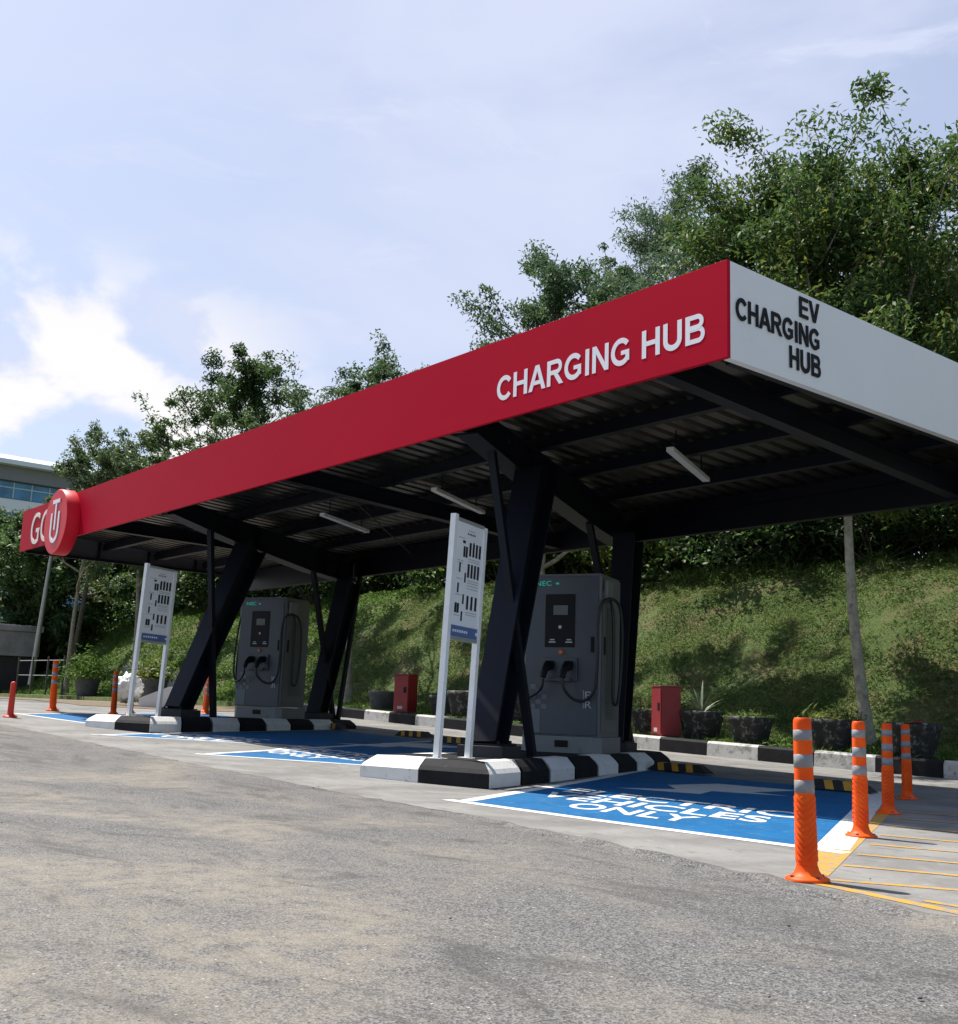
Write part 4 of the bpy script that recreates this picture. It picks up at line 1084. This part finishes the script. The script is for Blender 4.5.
# spiky plant by the right cabinet: arching blades
sp = thing('spiky_plant', 'spiky grey-green plant arching out of the planter by the right red cabinet', 'plant', (-13.15, 16.1, bank_z(-13.15, 16.1)+.46))
b = MB()
for k in range(16):
    a = k*2.4; ln = .55+.35*random.random(); el = .5+.6*random.random(); pts = []
    for i in range(7):
        f_ = i/6; pts.append(Vector((math.cos(a)*ln*f_*math.cos(el), math.sin(a)*ln*f_*math.cos(el), ln*f_*math.sin(el)*1.2-.6*f_*f_*ln*.6)))
    sdv = Vector((-math.sin(a), math.cos(a), 0)); vs = []
    for i, p in enumerate(pts): w_ = .022*(1-(i/6)**2)+.002; vs += [p-sdv*w_, p+sdv*w_]
    b.add(vs, [[2*i, 2*i+1, 2*i+3, 2*i+2] for i in range(6)])
b.build('blades', mat('spiky_leaf', (.16, .20, .12), .6, var=.25, vscale=12), sp, world=False)
potplant('low weeds in the squat planter before the first bollard', -11.95, 15.95, .84, .10, 220, .12, .03, LGR)
potplant('yellowish weeds in the stained planter behind the nearest bollards', -10.38, 16.0, .9, .20, 300, .16, .03, LY)
potplant('low weeds in the dark planter behind the column', -14.45, 16.2, .86, .12, 260, .12, .03, LGR)
potplant('leafy shrub in the round planter behind the white bag', -37.0, 15.9, 1.15, .7, 900, .20, .07, LY, r=.35)
potplant('large green shrub in the round planter at the left', -43.6, 16.0, 1.2, 1.0, 1100, .22, .07, LGB, r=.42)
rc = thing('red_scrap', 'small red scrap lying on the rim of the planter behind the farthest bollards', 'scrap', (-8.75, 15.62, bank_z(-8.75, 15.65)+.53), R(20))
MB().add([(-.10, -.04, 0), (0, -.05, .03), (.10, -.03, .01), (.11, .05, .03), (0, .04, .06), (-.09, .05, .02)], [[0, 1, 4, 5], [1, 2, 3, 4]]).build('cloth', M_cabinet, rc, world=False)

# ------------------------------------------------------------------ bits at the left
def crumple(name, label, cat, loc, r, m, seed):
    random.seed(seed); bm = bmesh.new(); bmesh.ops.create_icosphere(bm, subdivisions=4, radius=1)
    from mathutils import noise as mn
    for v in bm.verts:
        p = v.co.copy(); q = abs(mn.noise(p*2.1+Vector((seed, 0, 0))))*.55+abs(mn.noise(p*4.7))*.3+abs(mn.noise(p*11))*.14
        v.co = Vector((p.x*r[0], p.y*r[1], max(-.85, p.z)*r[2]))*(.72+q)
    mb = MB(); mb.bm(bm, 0, None, True); o = mb.build(name, m); o.location = loc; tag(o, label, cat); return o
crumple('plastic_bag', 'crumpled white plastic rubbish bag behind the left signboard posts', 'bag', (-27.1, 11.0, g(-27)+.42), (.36, .36, .36), M_bag, 3)
o = MB().prism([(-.55, 0), (.40, 0), (.52, .08), (.52, .46), (.15, .50), (-.55, .20)], -.3, .3, 0, Matrix.Rotation(R(90), 4, 'X')).build('foam_block', M_foam)
o.location = (-26.3, 11.6, g(-26.3)+.014); o.rotation_euler = (0, 0, R(55)); tag(o, 'white foam packing block lying by the foot of the left column', 'foam block')
tk = thing('concrete_tank', 'grey concrete tank over a block coloured dark as shade at the left edge', 'tank', (-60.5, 17.4, 1.0), R(-8))
MB().box(-5, 4.6, -1.2, 1.2, 1.55, 2.75, 0, .06).build('wall', M_oldconc, tk, world=False)
MB().box(-5.1, 4.7, -1.35, 1.3, 2.752, 3.05, 0, .05).build('rim', M_oldconc, tk, world=False)
MB().box(-4.9, 4.4, -.9, 1.1, -.6, 1.548, 0, .1).build('base', M_tankshade, tk, world=False)  # near-black colour stands for the shadowed hollow under the tank
rb = thing('rubble_heap', 'heap of dark stones lying under the concrete tank', 'rubble', (-60.0, 15.9, .62))
random.seed(3)
for k in range(14):
    bm = bmesh.new(); bmesh.ops.create_icosphere(bm, subdivisions=2, radius=1)
    s = random.uniform(.25, .6)
    for v in bm.verts: v.co = v.co*s*random.uniform(.8, 1.15); v.co.z *= .7
    mb = MB(); mb.bm(bm, 0, Matrix.Translation((random.uniform(-4, 4), random.uniform(-.4, .4), s*.4))); mb.build('stone', M_planter2 if k % 3 else M_oldconc, rb, world=False)
wl = MB()
for k in range(3): wl.box(-40.6+k*2.1-3, -40.6+k*2.1-.95, 17.35+.05*k, 17.6+.05*k, .4, 2.0-.12*k, 0, .03)
tag(wl.build('retaining_wall', M_oldconc), 'low broken concrete retaining wall behind the planters at the left', 'wall')
# poles and thin trunks on the verge
def thin_trunk(label, b, t_, r, m, name='thin_tree', leaves=True, seed=1):
    random.seed(seed)
    o = thing(name, label, 'tree' if name == 'thin_tree' else 'pole', b, 0)
    d = Vector(t_)-Vector(b); pts = [d*f+Vector((.06*math.sin(9*f+seed), .05*math.sin(7*f), 0))*(1 if name == 'thin_tree' else 0) for f in np.linspace(0, 1, 12)]
    mb = MB().tube(pts, [r*(1-.45*i/11) for i in range(12)], 9)
    mb.build('trunk' if name == 'thin_tree' else 'shaft', m, o, world=False)
    if name == 'thin_tree':
        br = MB(); tips = []
        for k in range(4): branch(br, pts[7+k], Vector((random.uniform(-1, 1), random.uniform(-1, 1), .8)), 1.3, r*.4, 1, tips)
        br.build('limb', m, o, world=False)
        T = np.array([tuple(p) for p, _ in tips]); idx = np.random.default_rng(seed).choice(len(T), 1500)
        leaf_mesh('crown', T[idx]+rng.normal(size=(1500, 3))*.28, .2, .08, LG, o)
    return o
thin_trunk('thin leaning tree trunk between the two leftmost red bollards', (-47.6, 16.5, .75), (-47.0, 17.2, 8.6), .12, M_bark2, seed=3)
thin_trunk('grey leaning lamp pole beside the concrete tank', (-53.6, 17.0, 1.2), (-52.4, 17.0, 8.2), .13, M_wire, 'lamp_pole')
thin_trunk('slender grey pole between the left signboard and the left column', (-33.6, 16.2, .75), (-33.0, 16.4, 6.0), .06, M_wire, 'lamp_pole')
# low wire rail by the tank
rl = thing('wire_rail', 'low wire rail with thin posts left of the thin leaning trunk', 'fence', (-50, 16.2, .7))
for k in range(4): MB().tube([(-3+k*2, 0, 0), (-3+k*2, 0, 1.7)], .045, 7).build('post', M_bark2, rl, world=False)
for z in (.9, 1.55): MB().tube([(-3, 0, z), (3, 0, z-.05)], .018, 5).build('rail', M_wire, rl, world=False)

# ------------------------------------------------------------------ far building
bl = thing('office_building', 'pale office block with grey band and blue window strips, far behind the left trees', 'building', (-125.4, 34, 0), R(90))
# local: front faces -y (turned to +x in the world); long axis x runs along the world's y
XA, XB = -30, 16
MB().box(XA, XB, 0, 24, -2, 21.9).build('wall', M_bwall, bl, world=False)
MB().box(XA, XB, .3, 24, 21.9, 23.9).build('core', M_bgrey, bl, world=False)
MB().box(XA-.1, XB+.1, -.5, 24.1, 23.9, 25.5).build('wall_band', M_bgrey, bl, world=False)
rf = MB(); rf.box(XA-1, XB+1, -1.6, 25, 25.5, 26.0)
n_ = 7; vs = []
for x in (XA-1, XB+1):
    for i in range(n_): a = i/(n_-1); vs.append((x, -1.6+9*a, 26.001+1.9*math.sin(a*math.pi/2)))
    vs += [(x, 25, 27.9), (x, 25, 26.001)]
m_ = n_+2; rf.add(vs, [[i, i+1, m_+i+1, m_+i] for i in range(m_-1)]+[list(range(m_)), list(range(m_, 2*m_))[::-1]])
rf.build('roof', M_broof, bl, world=False)
for z0, z1 in ((22.0, 23.8), (17.8, 20.4), (13.4, 16.0), (9.0, 11.6)):
    yo = .28 if z0 > 21 else -.02
    w_ = MB().box(XA+.5, XB-.5, yo-.1, yo, z0, z1).build('window_strip', M_glass, bl, world=False)
    for k in range(24): MB().box(XA+.5+k*1.95, XA+.62+k*1.95, yo-.2, yo-.101, z0, z1).build('mullion', M_mull, w_, world=False)
    MB().box(XA+.5, XB-.5, yo-.19, yo-.102, z0+(z1-z0)*.62, z0+(z1-z0)*.62+.12).build('transom', M_mull, w_, world=False)

# ------------------------------------------------------------------ litter on the road
random.seed(17)
for k in range(12):
    x = random.uniform(-9, -1.2); y = random.uniform(1.2, 5.4)
    bm = bmesh.new(); bmesh.ops.create_icosphere(bm, subdivisions=1, radius=random.uniform(.004, .009))
    for v in bm.verts: v.co *= random.uniform(.7, 1.2); v.co.z *= .6
    mb = MB(); mb.bm(bm); o = mb.build('pebble', M_planter2 if k % 2 else M_soil); o.location = (x, y, g(x)+.008)
    tag(o, 'small loose pebble lying on the road or apron', 'pebble', 'loose pebbles on the road')

# ------------------------------------------------------------------ light
S = Vector((-.60, -.10, 1.)).normalized()
el = math.asin(S.z); az = math.atan2(S.x, S.y)
w = bpy.data.worlds.new('World'); scene.world = w; w.use_nodes = True
N = w.node_tree.nodes; L = w.node_tree.links
bg = N['Background']; out = N['World Output']
sky = N.new('ShaderNodeTexSky'); sky.sky_type = 'NISHITA'; sky.sun_disc = False; sky.sun_elevation = el; sky.sun_rotation = az
sky.air_density = 1.0; sky.dust_density = 1.6; sky.ozone_density = 1.5
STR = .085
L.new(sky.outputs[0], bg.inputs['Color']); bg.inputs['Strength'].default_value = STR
# clouds: a high thin veil, and heaps low over the left
tc = N.new('ShaderNodeTexCoord')
def wn(scale, loc, sc, detail=7, rough=.6, dist=.4):
    mp = N.new('ShaderNodeMapping'); mp.inputs['Location'].default_value = loc; mp.inputs['Scale'].default_value = sc
    L.new(tc.outputs['Generated'], mp.inputs['Vector'])
    n = N.new('ShaderNodeTexNoise'); n.inputs['Scale'].default_value = scale; n.inputs['Detail'].default_value = detail; n.inputs['Roughness'].default_value = rough; n.inputs['Distortion'].default_value = dist
    L.new(mp.outputs[0], n.inputs['Vector']); return n.outputs['Fac']
def wr_(v, a, b, lo=0., hi=1.):
    r = N.new('ShaderNodeMapRange'); r.interpolation_type = 'SMOOTHSTEP'
    for nm, q in (('From Min', a), ('From Max', b), ('To Min', lo), ('To Max', hi)): r.inputs[nm].default_value = q
    L.new(v, r.inputs['Value']); return r.outputs['Result']
def wm(op, a, b):
    x = N.new('ShaderNodeMath'); x.operation = op; x.use_clamp = False
    for i, q in enumerate((a, b)):
        if isinstance(q, (int, float)): x.inputs[i].default_value = q
        else: L.new(q, x.inputs[i])
    return x.outputs[0]
sp_ = N.new('ShaderNodeSeparateXYZ'); L.new(tc.outputs['Generated'], sp_.inputs[0])
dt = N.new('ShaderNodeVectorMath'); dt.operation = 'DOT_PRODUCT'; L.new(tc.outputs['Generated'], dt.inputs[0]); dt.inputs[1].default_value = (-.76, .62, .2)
ahead = wr_(dt.outputs['Value'], -.2, .75, .12, 1.)  # veil thinned out of view behind the camera, shaped to cut fill light
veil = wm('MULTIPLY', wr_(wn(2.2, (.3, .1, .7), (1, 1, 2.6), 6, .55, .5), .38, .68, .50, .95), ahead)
wisps = wm('MULTIPLY', wr_(wn(5.5, (1.7, .4, .2), (1, 1, 3.2), 8, .62, .9), .52, .72), .4)
leftish = wr_(sp_.outputs[0], -.80, -.90)
heap_n = wn(7.5, (.5, .2, .35), (1, 1, 1.5), 8, .52, .15)
lowish = wr_(sp_.outputs[2], .40, .30)
heap = wm('MULTIPLY', wr_(heap_n, .43, .54), wm('MULTIPLY', leftish, lowish))
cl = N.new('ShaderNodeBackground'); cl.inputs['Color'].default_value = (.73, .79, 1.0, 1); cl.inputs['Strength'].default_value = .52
ch_ = N.new('ShaderNodeBackground'); ch_.inputs['Color'].default_value = (1, .98, .98, 1); ch_.inputs['Strength'].default_value = .545
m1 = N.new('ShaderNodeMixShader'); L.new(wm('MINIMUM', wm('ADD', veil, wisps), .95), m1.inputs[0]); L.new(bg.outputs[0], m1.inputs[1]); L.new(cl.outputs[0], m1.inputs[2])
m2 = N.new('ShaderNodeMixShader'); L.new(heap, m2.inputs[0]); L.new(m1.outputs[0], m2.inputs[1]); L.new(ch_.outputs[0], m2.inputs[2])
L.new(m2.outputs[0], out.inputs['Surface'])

sl = bpy.data.lights.new('Sun', 'SUN'); sl.energy = 4.2; sl.angle = R(.6); sl.color = (1, .95, .87)
so = bpy.data.objects.new('Sun', sl); COL.objects.link(so); so.rotation_euler = S.to_track_quat('Z', 'Y').to_euler(); so.location = (-20, -5, 30)

# ------------------------------------------------------------------ camera
cam = bpy.data.cameras.new('Camera'); co = bpy.data.objects.new('Camera', cam); COL.objects.link(co)
F_PX = 1102.
cam.sensor_fit = 'VERTICAL'; cam.sensor_height = 24.; cam.lens = 24.*F_PX/1024.
cam.clip_end = 2000; cam.clip_start = .05
def vray(u, v): return Vector((u-479, -(v-512), -F_PX))
Ax = vray(-440, 678).normalized(); By = vray(1845, 761); By = (By-Ax*By.dot(Ax)).normalized()
Xc = -Ax; Yc = By; Zc = Xc.cross(Yc)
Rm = Matrix((Xc, Yc, Zc))          # camera to world
co.matrix_world = Matrix.Translation((0, 0, .71)) @ Rm.to_4x4()
scene.camera = co
scene.view_settings.view_transform = 'Standard'; scene.view_settings.look = 'None'
scene.view_settings.exposure = .9; scene.view_settings.gamma = 1.
scene.render.resolution_x = 958; scene.render.resolution_y = 1024
